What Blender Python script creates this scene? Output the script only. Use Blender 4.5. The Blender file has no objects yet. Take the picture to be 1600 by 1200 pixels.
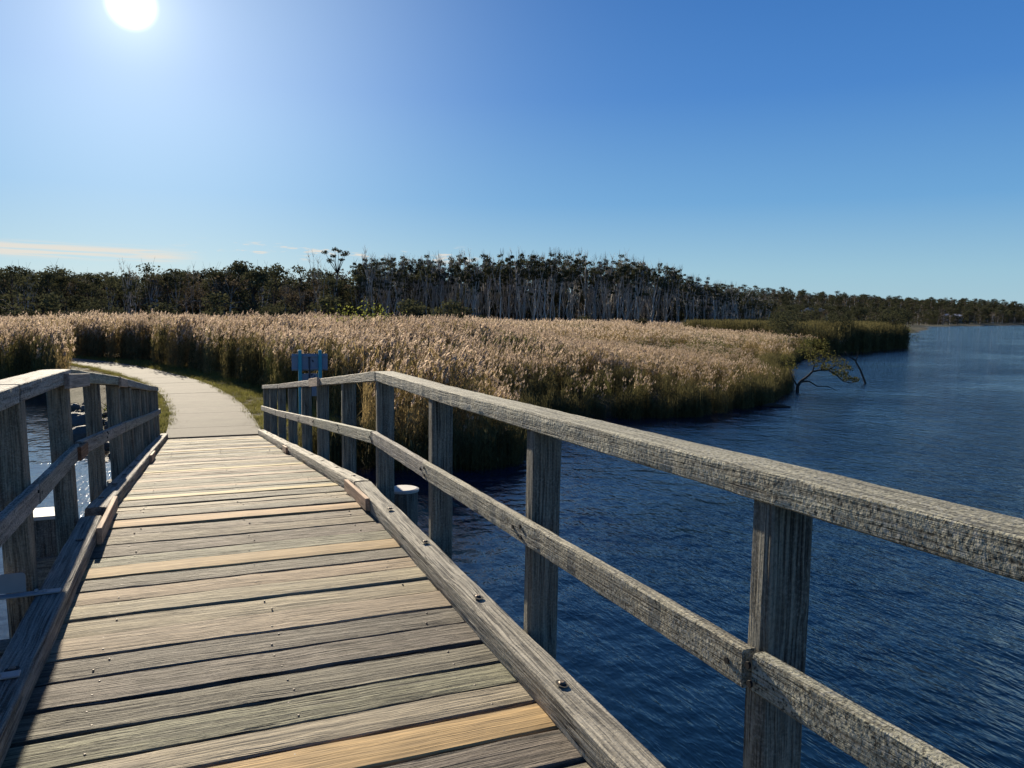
import bpy, math, random
import numpy as np
from mathutils import Vector, Matrix, noise as mnoise
R_ = math.radians
sc = bpy.context.scene
col = sc.collection
random.seed(7)
rng = np.random.default_rng(7)

# ------------------------------------------------------------------ camera
CAM_H = 1.65
yaw, pitch, roll = R_(22.3), R_(5.1), R_(0.7)
fwd = Vector((math.sin(yaw)*math.cos(pitch), math.cos(yaw)*math.cos(pitch), -math.sin(pitch)))
rgt = Vector((math.cos(yaw), -math.sin(yaw), 0))
up = rgt.cross(fwd)
r2 = rgt*math.cos(roll) + up*math.sin(roll)
u2 = up*math.cos(roll) - rgt*math.sin(roll)
cam_d = bpy.data.cameras.new('camera')
cam = bpy.data.objects.new('camera', cam_d); col.objects.link(cam)
m = Matrix((r2, u2, -fwd)).transposed().to_4x4(); m.translation = (0, 0, CAM_H)
cam.matrix_world = m
cam_d.sensor_width = 36; cam_d.lens = 27.0
cam_d.clip_start = 0.05; cam_d.clip_end = 9000
sc.camera = cam

# ------------------------------------------------------------------ light, sky, exposure
SUN_EL, SUN_AZ = R_(19.0), R_(-3.47)           # azimuth from +Y towards +X
sun_dir = Vector((math.sin(SUN_AZ)*math.cos(SUN_EL), math.cos(SUN_AZ)*math.cos(SUN_EL), math.sin(SUN_EL)))
sl = bpy.data.lights.new('sun', 'SUN'); sl.energy = 5.0; sl.angle = R_(0.5); sl.color = (1.0, 0.88, 0.69)
so = bpy.data.objects.new('sun', sl); col.objects.link(so)
so.rotation_mode = 'QUATERNION'; so.rotation_quaternion = sun_dir.to_track_quat('Z', 'Y'); so.location = (0, 0, 60)

sc.view_settings.view_transform = 'Standard'; sc.view_settings.look = 'None'
sc.view_settings.gamma = 1.0; EXPO = 1.05; sc.view_settings.exposure = EXPO; sc.view_settings.use_curve_mapping = False
sc.render.engine = 'CYCLES'
sc.cycles.use_denoising = True
sc.cycles.max_bounces = 8; sc.cycles.transparent_max_bounces = 8; sc.cycles.transmission_bounces = 4
sc.cycles.sample_clamp_indirect = 6.0

world = bpy.data.worlds.new('World'); sc.world = world; world.use_nodes = True
SKY_STRENGTH = 0.07

class NT:
    """small helper to write node trees"""
    def __init__(s, tree): s.t = tree; s.n = tree.nodes; s.l = tree.links
    def new(s, typ, **kw):
        n = s.n.new(typ)
        for k, v in kw.items(): setattr(n, k, v)
        return n
    def put(s, sock, v):
        if isinstance(v, bpy.types.NodeSocket): s.l.new(v, sock)
        elif v is not None: sock.default_value = v
    def math(s, op, a, b=None, c=None, clamp=False):
        n = s.new('ShaderNodeMath', operation=op); n.use_clamp = clamp
        s.put(n.inputs[0], a)
        if b is not None: s.put(n.inputs[1], b)
        if c is not None: s.put(n.inputs[2], c)
        return n.outputs[0]
    def vmath(s, op, a, b=None):
        n = s.new('ShaderNodeVectorMath', operation=op)
        s.put(n.inputs[0], a)
        if b is not None: s.put(n.inputs[1], b)
        return n.outputs['Value'] if op in ('DOT_PRODUCT', 'LENGTH') else n.outputs[0]
    def mix(s, f, a, b, blend='MIX'):
        n = s.new('ShaderNodeMix', data_type='RGBA', blend_type=blend)
        s.put(n.inputs[0], f)
        s.put(n.inputs[6], a if isinstance(a, bpy.types.NodeSocket) else (*a, 1)[:4])
        s.put(n.inputs[7], b if isinstance(b, bpy.types.NodeSocket) else (*b, 1)[:4])
        return n.outputs[2]
    def ramp(s, f, stops, interp='LINEAR'):
        n = s.new('ShaderNodeValToRGB'); cr = n.color_ramp; cr.interpolation = interp
        while len(cr.elements) < len(stops): cr.elements.new(0.5)
        for e, (p, c) in zip(cr.elements, stops):
            e.position = p; e.color = (c, c, c, 1) if isinstance(c, (int, float)) else (*c, 1)[:4]
        s.put(n.inputs[0], f)
        return n.outputs[0]
    def rng(s, v, a, b, c=0.0, d=1.0, smooth=False):
        n = s.new('ShaderNodeMapRange'); n.clamp = True
        if smooth: n.interpolation_type = 'SMOOTHSTEP'
        s.put(n.inputs[0], v)
        for i, x in enumerate((a, b, c, d)): s.put(n.inputs[i+1], x)
        return n.outputs[0]
    def noise(s, vec, scale, detail=4, rough=0.55, dist=0.0):
        n = s.new('ShaderNodeTexNoise')
        s.put(n.inputs['Vector'], vec); s.put(n.inputs['Scale'], scale); s.put(n.inputs['Detail'], detail)
        s.put(n.inputs['Roughness'], rough); s.put(n.inputs['Distortion'], dist)
        return n.outputs['Fac']
    def mapping(s, vec, scale=(1, 1, 1), rot=(0, 0, 0), loc=(0, 0, 0)):
        n = s.new('ShaderNodeMapping'); s.put(n.inputs[0], vec)
        n.inputs['Location'].default_value = loc; n.inputs['Rotation'].default_value = rot; n.inputs['Scale'].default_value = scale
        return n.outputs[0]
    def bump(s, h, dist, strength=1.0, normal=None):
        n = s.new('ShaderNodeBump'); s.put(n.inputs['Height'], h); s.put(n.inputs['Distance'], dist); s.put(n.inputs['Strength'], strength)
        if normal is not None: s.put(n.inputs['Normal'], normal)
        return n.outputs[0]

def build_world():
    k = NT(world.node_tree)
    bg = world.node_tree.nodes['Background']; bg.inputs['Strength'].default_value = 1.0
    sky = k.new('ShaderNodeTexSky'); sky.sky_type = 'NISHITA'; sky.sun_disc = False
    sky.sun_elevation = SUN_EL; sky.sun_rotation = SUN_AZ
    sky.altitude = 0; sky.air_density = 1.0; sky.dust_density = 0.6; sky.ozone_density = 2.2
    d = k.vmath('NORMALIZE', k.new('ShaderNodeTexCoord').outputs['Generated'])
    cosang = k.vmath('DOT_PRODUCT', d, tuple(sun_dir))
    sep = k.new('ShaderNodeSeparateXYZ'); k.put(sep.inputs[0], d)
    el = k.math('MULTIPLY', k.math('ARCSINE', sep.outputs[2]), 180/math.pi)
    az = k.math('MULTIPLY', k.math('ARCTAN2', sep.outputs[0], sep.outputs[1]), 180/math.pi)
    # clear winter sky: colour by height, divided by the exposure
    def sr(r, g, b_): return tuple((((x/255+.055)/1.055)**2.4)/(2**EXPO) for x in (r, g, b_))
    base = k.ramp(k.rng(el, 0, 90), [(0.0, sr(166, 200, 214)), (0.035, sr(150, 193, 215)), (0.09, sr(104, 163, 213)), (0.17, sr(68, 130, 201)), (0.30, sr(38, 100, 176)), (0.60, sr(24, 70, 135)), (1.0, sr(20, 58, 118))])
    base = k.mix(0.06, base, k.mix(1.0, sky.outputs[0], (SKY_STRENGTH,)*3, 'MULTIPLY'))
    # aureole round the sun and the blown-out sun itself
    E_ = 1/(2**EXPO)
    ang = k.math('MULTIPLY', k.math('ARCCOSINE', k.math('MINIMUM', cosang, 0.999999)), 180/math.pi)
    g1 = k.math('MULTIPLY', k.math('EXPONENT', k.math('MULTIPLY', k.math('MULTIPLY', ang, ang), -1/(17.0**2))), k.rng(el, -1, 14, 0.30, 1.0, True))
    g2 = k.math('EXPONENT', k.math('MULTIPLY', ang, -1/2.2))
    core = k.rng(ang, 1.7, 0.2, 0, 1, True)
    glow = k.mix(1.0, k.mix(g1, (0, 0, 0), tuple(x*E_ for x in (0.27, 0.325, 0.30))), k.mix(g2, (0, 0, 0), tuple(x*E_ for x in (0.55, 0.53, 0.48))), 'ADD')
    glow = k.mix(1.0, glow, k.mix(core, (0, 0, 0), (1.1, 1.05, 0.95)), 'ADD')
    out = k.mix(1.0, base, glow, 'ADD')
    # low streaky cloud near the horizon on the sun's side
    cv = k.new('ShaderNodeCombineXYZ'); k.put(cv.inputs[0], k.math('MULTIPLY', az, 0.13)); k.put(cv.inputs[1], k.math('MULTIPLY', el, 3.4))
    n = k.noise(cv.outputs[0], 1.0, 6, 0.55, 0.3)
    band = k.math('MULTIPLY', k.rng(el, 3.1, 3.5, 0, 1, True), k.rng(el, 4.45, 3.95, 0, 1, True))
    azm = k.rng(az, 1.0, -2.5, 0, 1, True)
    bank = k.math('MULTIPLY', k.math('MULTIPLY', band, azm), k.rng(n, 0.36, 0.60, 0.0, 1, True))
    cv2 = k.new('ShaderNodeCombineXYZ'); k.put(cv2.inputs[0], k.math('MULTIPLY', az, 0.55)); k.put(cv2.inputs[1], k.math('MULTIPLY', el, 3.2)); cv2.inputs[2].default_value = 3.7
    n2 = k.noise(cv2.outputs[0], 1.0, 5, 0.6, 0.2)
    band2 = k.math('MULTIPLY', k.rng(el, 3.6, 3.9, 0, 1, True), k.rng(el, 5.1, 4.6, 0, 1, True))
    azm2 = k.math('MULTIPLY', k.rng(az, -2.0, 1.0, 0, 1, True), k.rng(az, 21.0, 18.0, 0, 1, True))
    wisp = k.math('MULTIPLY', k.math('MULTIPLY', band2, azm2), k.rng(n2, 0.56, 0.68, 0, 0.8, True))
    cl = k.math('MAXIMUM', k.math('MULTIPLY', bank, 0.8), wisp)
    out = k.mix(cl, out, sr(236, 226, 212))
    k.put(bg.inputs['Color'], out)
build_world()

# ------------------------------------------------------------------ helpers
def tag(o, label=None, cat=None, group=None, kind=None):
    if label: o['label'] = label
    if cat: o['category'] = cat
    if group: o['group'] = group
    if kind: o['kind'] = kind
    return o

def mesh_from(name, V, F, mats=(), smooth=False, midx=None):
    me = bpy.data.meshes.new(name)
    if isinstance(V, np.ndarray) and isinstance(F, np.ndarray):
        nv, nf, k = len(V), len(F), F.shape[1]
        me.vertices.add(nv); me.vertices.foreach_set('co', V.astype(np.float32).ravel())
        me.loops.add(nf*k); me.loops.foreach_set('vertex_index', F.astype(np.int32).ravel())
        me.polygons.add(nf); me.polygons.foreach_set('loop_start', np.arange(0, nf*k, k, dtype=np.int32))
        me.update(calc_edges=True); me.validate()
    else:
        me.from_pydata([tuple(v) for v in V], [], [tuple(f) for f in F]); me.update()
    for m_ in mats: me.materials.append(m_)
    if smooth: me.polygons.foreach_set('use_smooth', [True]*len(me.polygons))
    if midx is not None: me.polygons.foreach_set('material_index', np.asarray(midx, dtype=np.int32))
    return me

def link(name, me, parent=None, mat4=None, color=None):
    o = bpy.data.objects.new(name, me); col.objects.link(o)
    if mat4 is not None: o.matrix_world = mat4
    if parent is not None:
        o.parent = parent
        if mat4 is not None: o.matrix_basis = world_of(parent).inverted() @ mat4
    if color is not None: o.color = (*color, 1)
    return o

def world_of(o):
    m_ = o.matrix_basis.copy()
    while o.parent is not None:
        o = o.parent; m_ = o.matrix_basis @ m_
    return m_

def empty(name, loc=(0, 0, 0), rz=0.0):
    o = bpy.data.objects.new(name, None); col.objects.link(o)
    o.location = loc; o.rotation_euler = (0, 0, rz); o.empty_display_size = 0.3
    o.matrix_basis = Matrix.Translation(loc) @ Matrix.Rotation(rz, 4, 'Z')
    return o

def frame(p0, p1, upv=(0, 0, 1)):
    """matrix with local X from p0 to p1"""
    p0, p1 = Vector(p0), Vector(p1); x = (p1-p0).normalized(); z = Vector(upv); z = (z - x*z.dot(x)).normalized(); y = z.cross(x)
    m_ = Matrix((x, y, z)).transposed().to_4x4(); m_.translation = p0
    return m_, (p1-p0).length

def beam_mesh(L, w, h, step=0.25, jit=0.002, chamfer=0.008, seed=0, rings=None, rough=0.0, material=None):
    """timber along local X, centred in Y, bottom at z=0: chamfered, slightly uneven, optionally finely eroded"""
    r = random.Random(seed)
    n = max(1, int(round(L/step)))
    hw = w/2
    c = min(chamfer, w*0.3, h*0.3)
    sec = []
    def side(a, b, k):
        for i in range(k): t = i/k; sec.append((a[0]+(b[0]-a[0])*t, a[1]+(b[1]-a[1])*t))
    k = rings or 1
    pts = [(-hw+c, 0), (hw-c, 0), (hw, c), (hw, h-c), (hw-c, h), (-hw+c, h), (-hw, h-c), (-hw, c)]
    for i in range(8):
        side(pts[i], pts[(i+1) % 8], k if i % 2 == 0 else 1)
    m_ = len(sec); V = []; F = []
    offs = Vector((r.uniform(0, 99), r.uniform(0, 99), r.uniform(0, 99)))
    bow = r.uniform(-1, 1)*jit
    for i in range(n+1):
        x = L*i/n; dy = r.uniform(-jit, jit); dz = r.uniform(-jit, jit)*0.6 + bow*math.sin(math.pi*i/n)
        for (y, z) in sec:
            yy, zz = y, z
            if rough:
                v = Vector((x*5, y*55, z*55))+offs
                e = mnoise.noise(v)*0.6 + mnoise.noise(Vector((x*9, y*90, z*90))+offs)*0.35 - 0.1
                e2 = mnoise.noise(Vector((x*1.5, y*6, z*6))+offs)
                cy, cz = yy/hw, (zz-h/2)/(h/2)
                corner = max(0, abs(cy)+abs(cz)-1.25)
                k2 = rough*(e*0.5 - corner*(0.5+e2)*1.8)
                yy += cy*k2; zz += cz*k2 if zz > h*0.3 else 0
            V.append((x, yy+dy, zz+dz))
    for i in range(n):
        a = i*m_; b = a+m_
        for j in range(m_):
            j2 = (j+1) % m_
            F.append((a+j, a+j2, b+j2, b+j))
    F.append(tuple(range(m_))[::-1]); F.append(tuple(n*m_+j for j in range(m_)))
    F = [f[::-1] for f in F]
    return mesh_from('timber', V, F, (material,) if material else ())

def timber(name, p0, p1, w, h, mat, parent, color, upv=(0, 0, 1), zoff=0.0, **kw):
    M_, L = frame(p0, p1, upv)
    if zoff: M_ = M_ @ Matrix.Translation((0, 0, zoff))
    me = beam_mesh(L, w, h, material=mat, seed=random.randint(0, 99999), **kw)
    return link(name, me, parent, M_, color)

def tube(P, Rr, seg=6, cap=True, V=None, F=None):
    """tapered tube through points P with radii Rr"""
    if V is None: V = []
    if F is None: F = []
    b0 = len(V); n = len(P); P = [Vector(p) for p in P]
    side = None
    for i in range(n):
        t = (P[min(i+1, n-1)] - P[max(i-1, 0)]).normalized()
        if side is None:
            side = t.cross(Vector((0.3, 1, 0.2))).normalized()
        side = (side - t*side.dot(t)).normalized(); o2 = t.cross(side)
        for j in range(seg):
            a = 2*math.pi*j/seg
            V.append(tuple(P[i] + (side*math.cos(a) + o2*math.sin(a))*Rr[i]))
    for i in range(n-1):
        for j in range(seg):
            a = b0+i*seg+j; b = b0+i*seg+(j+1) % seg
            F.append((a, b, b+seg, a+seg))
    if cap:
        F.append(tuple(b0+(n-1)*seg+j for j in range(seg))); F.append(tuple(b0+j for j in range(seg))[::-1])
    return V, F

def box_vf(x0, x1, y0, y1, z0, z1, V, F):
    b = len(V)
    V += [(x0, y0, z0), (x1, y0, z0), (x1, y1, z0), (x0, y1, z0), (x0, y0, z1), (x1, y0, z1), (x1, y1, z1), (x0, y1, z1)]
    F += [(b+3, b+2, b+1, b), (b+4, b+5, b+6, b+7), (b, b+1, b+5, b+4), (b+1, b+2, b+6, b+5), (b+2, b+3, b+7, b+6), (b+3, b, b+4, b+7)]

def bevel(me, w, seg=1):
    import bmesh
    bm = bmesh.new(); bm.from_mesh(me)
    bmesh.ops.bevel(bm, geom=bm.edges[:], offset=w, segments=seg, affect='EDGES', profile=0.6)
    bm.to_mesh(me); bm.free(); return me

# ------------------------------------------------------------------ materials
def material(name):
    mt = bpy.data.materials.new(name); mt.use_nodes = True
    k = NT(mt.node_tree); b = mt.node_tree.nodes['Principled BSDF']
    return mt, k, b

def wood_material(name, fine=1.0, crack=1.0, lichen=0.0, contrast=1.0, bump=1.0):
    mt, k, b = material(name)
    oi = k.new('ShaderNodeObjectInfo')
    tc = k.new('ShaderNodeTexCoord').outputs['Object']
    off = k.vmath('SCALE', (31.0, 17.0, 23.0)); 
    off.node.inputs['Scale'].default_value = 1.0; k.put(off.node.inputs['Scale'], oi.outputs['Random'])
    v = k.vmath('ADD', tc, off)
    # wavering grain: bend the lines a little along the length
    bend = k.noise(k.mapping(v, (1.6, 5, 5)), 1.0, 2, 0.5)
    bv = k.new('ShaderNodeCombineXYZ'); k.put(bv.inputs[1], k.math('MULTIPLY', bend, 0.05)); k.put(bv.inputs[2], k.math('MULTIPLY', bend, 0.03))
    vb = k.vmath('ADD', v, bv.outputs[0])
    g1 = k.noise(k.mapping(vb, (1.3, 42, 42)), 1.0, 5, 0.62)
    g2 = k.noise(k.mapping(vb, (3.2, 150*fine, 150*fine)), 1.0, 3, 0.6)
    blotch = k.noise(v, 5.5, 4, 0.6)
    big = k.noise(k.mapping(v, (1.2, 7, 7)), 1.0, 3, 0.55)
    base = oi.outputs['Color']
    dark = k.mix(1.0, base, (0.30, 0.29, 0.28), 'MULTIPLY')
    lite = k.mix(1.0, base, (1.55, 1.50, 1.42), 'MULTIPLY')
    f = k.math('ADD', k.math('MULTIPLY', k.rng(g1, 0.38, 0.60), 0.55), k.math('MULTIPLY', k.rng(g2, 0.36, 0.60), 0.45))
    f = k.math('ADD', k.math('MULTIPLY', f, contrast), 0.5*(1-contrast))
    c = k.mix(f, dark, lite)
    c = k.mix(k.rng(blotch, 0.42, 0.72, 0, 0.42), c, k.mix(1.0, base, (0.62, 0.60, 0.58), 'MULTIPLY'))
    c = k.mix(k.rng(big, 0.5, 0.75, 0, 0.4), c, k.mix(1.0, base, (1.15, 1.12, 1.1), 'MULTIPLY'))
    # checks: thin dark splits running with the grain
    ck = k.noise(k.mapping(vb, (1.5, 70, 70), loc=(7, 3, 1)), 1.0, 2, 0.5)
    patch = k.rng(k.noise(k.mapping(v, (2.5, 9, 9), loc=(3, 9, 2)), 1.0, 2, 0.5), 0.44, 0.62)
    ck2 = k.noise(k.mapping(vb, (1.1, 115, 115), loc=(2, 13, 5)), 1.0, 3, 0.55)
    cm = k.math('MULTIPLY', k.math('MAXIMUM', k.math('MULTIPLY', k.rng(ck, 0.42, 0.34), patch), k.math('MULTIPLY', k.rng(ck2, 0.44, 0.37), k.rng(patch, 0, 1, 0.35, 0.9))), crack)
    c = k.mix(k.math('MULTIPLY', cm, 0.9, clamp=True), c, (0.012, 0.011, 0.010))
    if lichen:
        ln = k.noise(v, 95, 4, 0.7); lm = k.math('MULTIPLY', k.rng(ln, 0.52, 0.60), k.rng(k.noise(v, 9, 3, 0.6), 0.38, 0.6, 0.25, 1))
        c = k.mix(k.math('MULTIPLY', lm, lichen), c, (0.38, 0.368, 0.315))
        c = k.mix(k.math('MULTIPLY', k.rng(ln, 0.47, 0.39), 0.95*lichen), c, (0.036, 0.034, 0.028))
    k.put(b.inputs['Base Color'], c); b.inputs['Roughness'].default_value = 0.82
    b.inputs['Specular IOR Level'].default_value = 0.25
    h = k.math('ADD', k.math('MULTIPLY', g1, 0.8), k.math('MULTIPLY', g2, 0.5))
    h = k.math('SUBTRACT', h, k.math('MULTIPLY', cm, 0.9))
    h = k.math('ADD', h, k.math('MULTIPLY', k.noise(v, 60, 3, 0.6), 0.12 + 0.4*lichen))
    k.put(b.inputs['Normal'], k.bump(h, 0.010*bump, 1.0))
    return mt

M = {}
M['plank'] = wood_material('weathered_decking', 1.0, 0.65, 0.0, 0.9, 0.8)
M['plank_worn'] = wood_material('deeply_grained_decking', 0.9, 1.0, 0.10, 1.1, 1.3)
M['plank_fresh'] = wood_material('newer_decking', 0.8, 0.4, 0.0, 0.8, 0.3)
M['kerb'] = wood_material('eroded_kerb_timber', 0.75, 1.0, 0.30, 1.0, 1.3)
M['rail'] = wood_material('lichen_grey_rail_timber', 1.0, 0.7, 1.0, 0.9, 1.0)
M['post'] = wood_material('weathered_post_timber', 1.0, 0.9, 0.35, 1.1, 1.1)

def simple(name, colr, rough=0.6, metal=0.0, nscale=20, var=0.25, bump=0.0, transl=None, spec=0.5, rand=0.0):
    mt, k, b = material(name)
    v = k.new('ShaderNodeTexCoord').outputs['Object']
    n = k.noise(v, nscale, 5, 0.6)
    c0 = k.mix(n, tuple(x*(1-var) for x in colr), tuple(min(1, x*(1+var)) for x in colr))
    if rand:
        oi = k.new('ShaderNodeObjectInfo')
        hsv = k.new('ShaderNodeHueSaturation'); k.put(hsv.inputs['Color'], c0)
        k.put(hsv.inputs['Value'], k.rng(oi.outputs['Random'], 0, 1, 1-rand, 1+rand)); c0 = hsv.outputs[0]
    k.put(b.inputs['Base Color'], c0); b.inputs['Roughness'].default_value = rough; b.inputs['Metallic'].default_value = metal
    b.inputs['Specular IOR Level'].default_value = spec
    if bump: k.put(b.inputs['Normal'], k.bump(n, bump))
    return mt
M['galv'] = simple('galvanised_steel', (0.27, 0.27, 0.27), 0.6, 0.2, 14, 0.2, 0.002)
M['bolt'] = simple('rusty_bolt_steel', (0.16, 0.12, 0.09), 0.55, 0.6, 60, 0.5, 0.002)
M['nail'] = simple('worn_nail_steel', (0.14, 0.12, 0.10), 0.6, 0.5, 60, 0.3)
M['hole'] = simple('dark_bolt_and_recess_shade', (0.010, 0.009, 0.008), 0.95, 0, 40, 0.4)  # near-black: paints the shade in kerb bolt recesses, also colours mid rail bolts
M['cap'] = simple('pale_pile_cap', (0.42, 0.40, 0.36), 0.7, 0, 9, 0.15, 0.002)
M['teal'] = simple('teal_painted_steel', (0.015, 0.30, 0.38), 0.45, 0, 12, 0.25)
M['panel'] = simple('grey_blue_sign_back', (0.17, 0.23, 0.31), 0.5, 0.1, 8, 0.15)
M['mark'] = simple('dark_strut_and_leaf_shadow', (0.03, 0.04, 0.06), 0.6, 0, 8, 0.1)  # colour of the dark strut and of the painted leaf shadows
M['rock'] = simple('dark_bank_rock', (0.075, 0.068, 0.060), 0.75, 0, 7, 0.6, 0.05, rand=0.35)
M['bark_pale'] = simple('pale_paperbark', (0.40, 0.37, 0.33), 0.85, 0, 3, 0.4, 0.02, spec=0.2, rand=0.35)
M['bark_dark'] = simple('dark_bark', (0.055, 0.045, 0.035), 0.85, 0, 8, 0.4, 0.02, spec=0.2)
M['house_wall'] = simple('rendered_house_wall', (0.40, 0.38, 0.34), 0.8, 0, 1, 0.08)
M['house_roof'] = simple('pale_house_roof', (0.55, 0.55, 0.55), 0.6, 0, 1, 0.08)
M['glass'] = simple('dark_window_glass', (0.02, 0.03, 0.04), 0.1, 0, 1, 0.05)

def leaf_material(name, c_dark, c_lite, transl=0.4, scale=1.2, rand=0.25, tint=None):
    """two sided leaf: diffuse plus translucent"""
    mt = bpy.data.materials.new(name); mt.use_nodes = True
    k = NT(mt.node_tree); mt.node_tree.nodes.remove(mt.node_tree.nodes['Principled BSDF'])
    out = mt.node_tree.nodes['Material Output']
    geo = k.new('ShaderNodeNewGeometry'); oi = k.new('ShaderNodeObjectInfo')
    n = k.noise(geo.outputs['Position'], scale, 3, 0.6)
    f = k.math('ADD', k.math('MULTIPLY', k.rng(n, 0.3, 0.7), 0.6), k.math('MULTIPLY', geo.outputs['Random Per Island'], 0.4))
    c = k.mix(f, c_dark, c_lite)
    if tint:
        big = k.noise(geo.outputs['Position'], tint[1], 3, 0.6)
        c = k.mix(k.rng(big, tint[2], tint[3], 0, 1, True), c, k.mix(f, tint[0], tuple(min(1, x*1.7) for x in tint[0])))
    hsv = k.new('ShaderNodeHueSaturation'); k.put(hsv.inputs['Color'], c)
    k.put(hsv.inputs['Value'], k.rng(oi.outputs['Random'], 0, 1, 1-rand, 1+rand)); c = hsv.outputs[0]
    d = k.new('ShaderNodeBsdfDiffuse'); t = k.new('ShaderNodeBsdfTranslucent')
    k.put(d.inputs[0], c); k.put(t.inputs[0], c)
    ms = k.new('ShaderNodeMixShader'); ms.inputs[0].default_value = transl
    k.put(ms.inputs[1], d.outputs[0]); k.put(ms.inputs[2], t.outputs[0]); k.put(out.inputs['Surface'], ms.outputs[0])
    return mt
M['reed_stem'] = leaf_material('reed_stems_and_leaves', (0.13, 0.098, 0.045), (0.40, 0.30, 0.14), 0.45, 2.0, 0.25, tint=((0.085, 0.10, 0.032), 0.10, 0.50, 0.66))
M['plume'] = leaf_material('reed_plumes', (0.30, 0.225, 0.16), (0.70, 0.57, 0.44), 0.55, 3.0, 0.15)
M['rush'] = leaf_material('green_rushes', (0.058, 0.056, 0.024), (0.185, 0.158, 0.070), 0.40, 1.0, 0.2)
M['leaf_olive'] = leaf_material('olive_canopy_leaves', (0.030, 0.034, 0.020), (0.10, 0.10, 0.052), 0.25, 0.5, 0.35)
M['leaf_brown'] = leaf_material('brownish_scrub_leaves', (0.06, 0.050, 0.036), (0.15, 0.12, 0.078), 0.25, 0.6, 0.3)
M['leaf_green'] = leaf_material('yellow_green_leaves', (0.08, 0.10, 0.02), (0.26, 0.27, 0.06), 0.4, 2.0, 0.2)
M['grass'] = leaf_material('verge_grass_blades', (0.10, 0.11, 0.025), (0.30, 0.27, 0.09), 0.35, 1.5, 0.2)
M['litter'] = leaf_material('dead_reed_litter', (0.08, 0.06, 0.035), (0.24, 0.18, 0.10), 0.2, 3.0, 0.2)

# ------------------------------------------------------------------ the ground
WATER_Z = -1.75
SHORE = [(1.7, 18.7), (2.6, 17.3), (3.7, 16.6), (4.7, 16.1), (5.7, 15.9), (6.6, 16.3), (7.4, 17.9), (8.6, 19.9), (9.8, 21.8), (11.2, 22.9),
         (13.6, 22.2), (16.2, 22.2), (20, 24.0), (23, 26.3), (25.6, 28.6), (27.6, 31.0), (31, 36), (38.5, 43.0), (46, 50), (55, 56.5), (63, 60), (72, 64.5), (80, 69),
         (89, 77), (97, 90), (112, 108), (150, 135), (184, 154), (230, 190), (312, 252), (330, 285), (420, 330), (680, 466), (1200, 700), (3500, 1500), (3500, 8000),
         (-4500, 8000), (-4500, 1200), (-400, 160), (-100, 75), (-40, 54), (-20, 46), (-12, 41.5), (-8.6, 40.5), (-6.2, 37.5), (-4.9, 32.5), (-4.0, 28.0), (-3.3, 24.5), (-2.7, 22.0), (-2.0, 20.2), (-1.1, 18.9)]
SH = np.array(SHORE)
def shore_dist(P):
    """signed distance: positive on land"""
    P = np.asarray(P, float); A = SH; B = np.roll(SH, -1, 0)
    best = np.full(len(P), 1e18); inside = np.zeros(len(P), bool)
    for a, b in zip(A, B):
        ab = b-a; t = np.clip(((P-a)@ab)/(ab@ab), 0, 1); d = P-(a+t[:, None]*ab); best = np.minimum(best, (d**2).sum(1))
        cond = (a[1] > P[:, 1]) != (b[1] > P[:, 1])
        with np.errstate(divide='ignore', invalid='ignore'):
            xi = a[0]+(P[:, 1]-a[1])*(b[0]-a[0])/(b[1]-a[1])
        inside ^= cond & (P[:, 0] < xi)
    s = np.sqrt(best); return np.where(inside, s, -s)

HILLS = [(-330, 420, 150, 90, 15), (-60, 560, 130, 80, 19), (-190, 480, 90, 70, 16), (60, 700, 160, 80, 16), (300, 520, 190, 90, 12), (215, 330, 90, 60, 4),
         (430, 560, 140, 90, 12), (560, 640, 150, 80, 9), (850, 660, 220, 110, 17), (600, 520, 130, 80, 8), (1150, 950, 300, 110, 22), (620, 760, 120, 90, 12)]
def ground_z(P, d=None):
    P = np.asarray(P, float)
    if d is None: d = shore_dist(P)
    z = np.where(d > 0, -1.75+np.minimum(d/1.6, 1)*0.42, -1.75+np.maximum(d*0.32, -1.6))
    # made ground of the path
    pd = path_dist(P)
    z = np.where(d > -0.5, z + (np.clip(1-(pd-1.1)/2.2, 0, 1))*np.clip((d+0.5)/1.5, 0, 1)*0.025, z)
    for (x, y, sx, sy, h) in HILLS:
        z = z + np.where(d > 0, np.clip(d/60, 0, 1), 0)*h*np.exp(-((P[:, 0]-x)/sx)**2-((P[:, 1]-y)/sy)**2)
    return z

PATH_C = [(0.33, 19.32), (0.33, 22.0), (0.22, 25.5), (-0.20, 30.0), (-1.05, 35.0), (-2.35, 40.0), (-4.0, 45.0), (-6.2, 50.0), (-9.2, 54.5), (-13.5, 58.0), (-19, 60.5)]
def catmull(P, n):
    P = [Vector(p) for p in P]; P = [P[0]*2-P[1]] + P + [P[-1]*2-P[-2]]; out = []
    for i in range(1, len(P)-2):
        for k in range(n):
            t = k/n; a, b, c, d = P[i-1:i+3]
            out.append(0.5*((2*b)+(c-a)*t+(2*a-5*b+4*c-d)*t*t+(3*b-a-3*c+d)*t**3))
    out.append(P[-2]); return out
PC = catmull(PATH_C, 40)
PCN = np.array([(p.x, p.y) for p in PC[::6]])
def path_dist(P):
    P = np.asarray(P, float); out = np.full(len(P), 1e9)
    near = (P[:, 1] > 5) & (P[:, 1] < 80) & (np.abs(P[:, 0]) < 40)
    if near.any():
        q = P[near]; d = ((q[:, None, :]-PCN[None])**2).sum(2).min(1)**0.5; out[near] = d
    return out

def axis(lo, fine0, fine1, hi, step, grow):
    a = list(np.arange(fine0, fine1, step)); s = step; x = fine1
    while x < hi: a.append(x); s *= grow; x += s
    a.append(hi); s = step; x = fine0-step; left = []
    while x > lo: left.append(x); s *= grow; x -= s
    left.append(lo); return np.array(sorted(left)+a)

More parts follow.
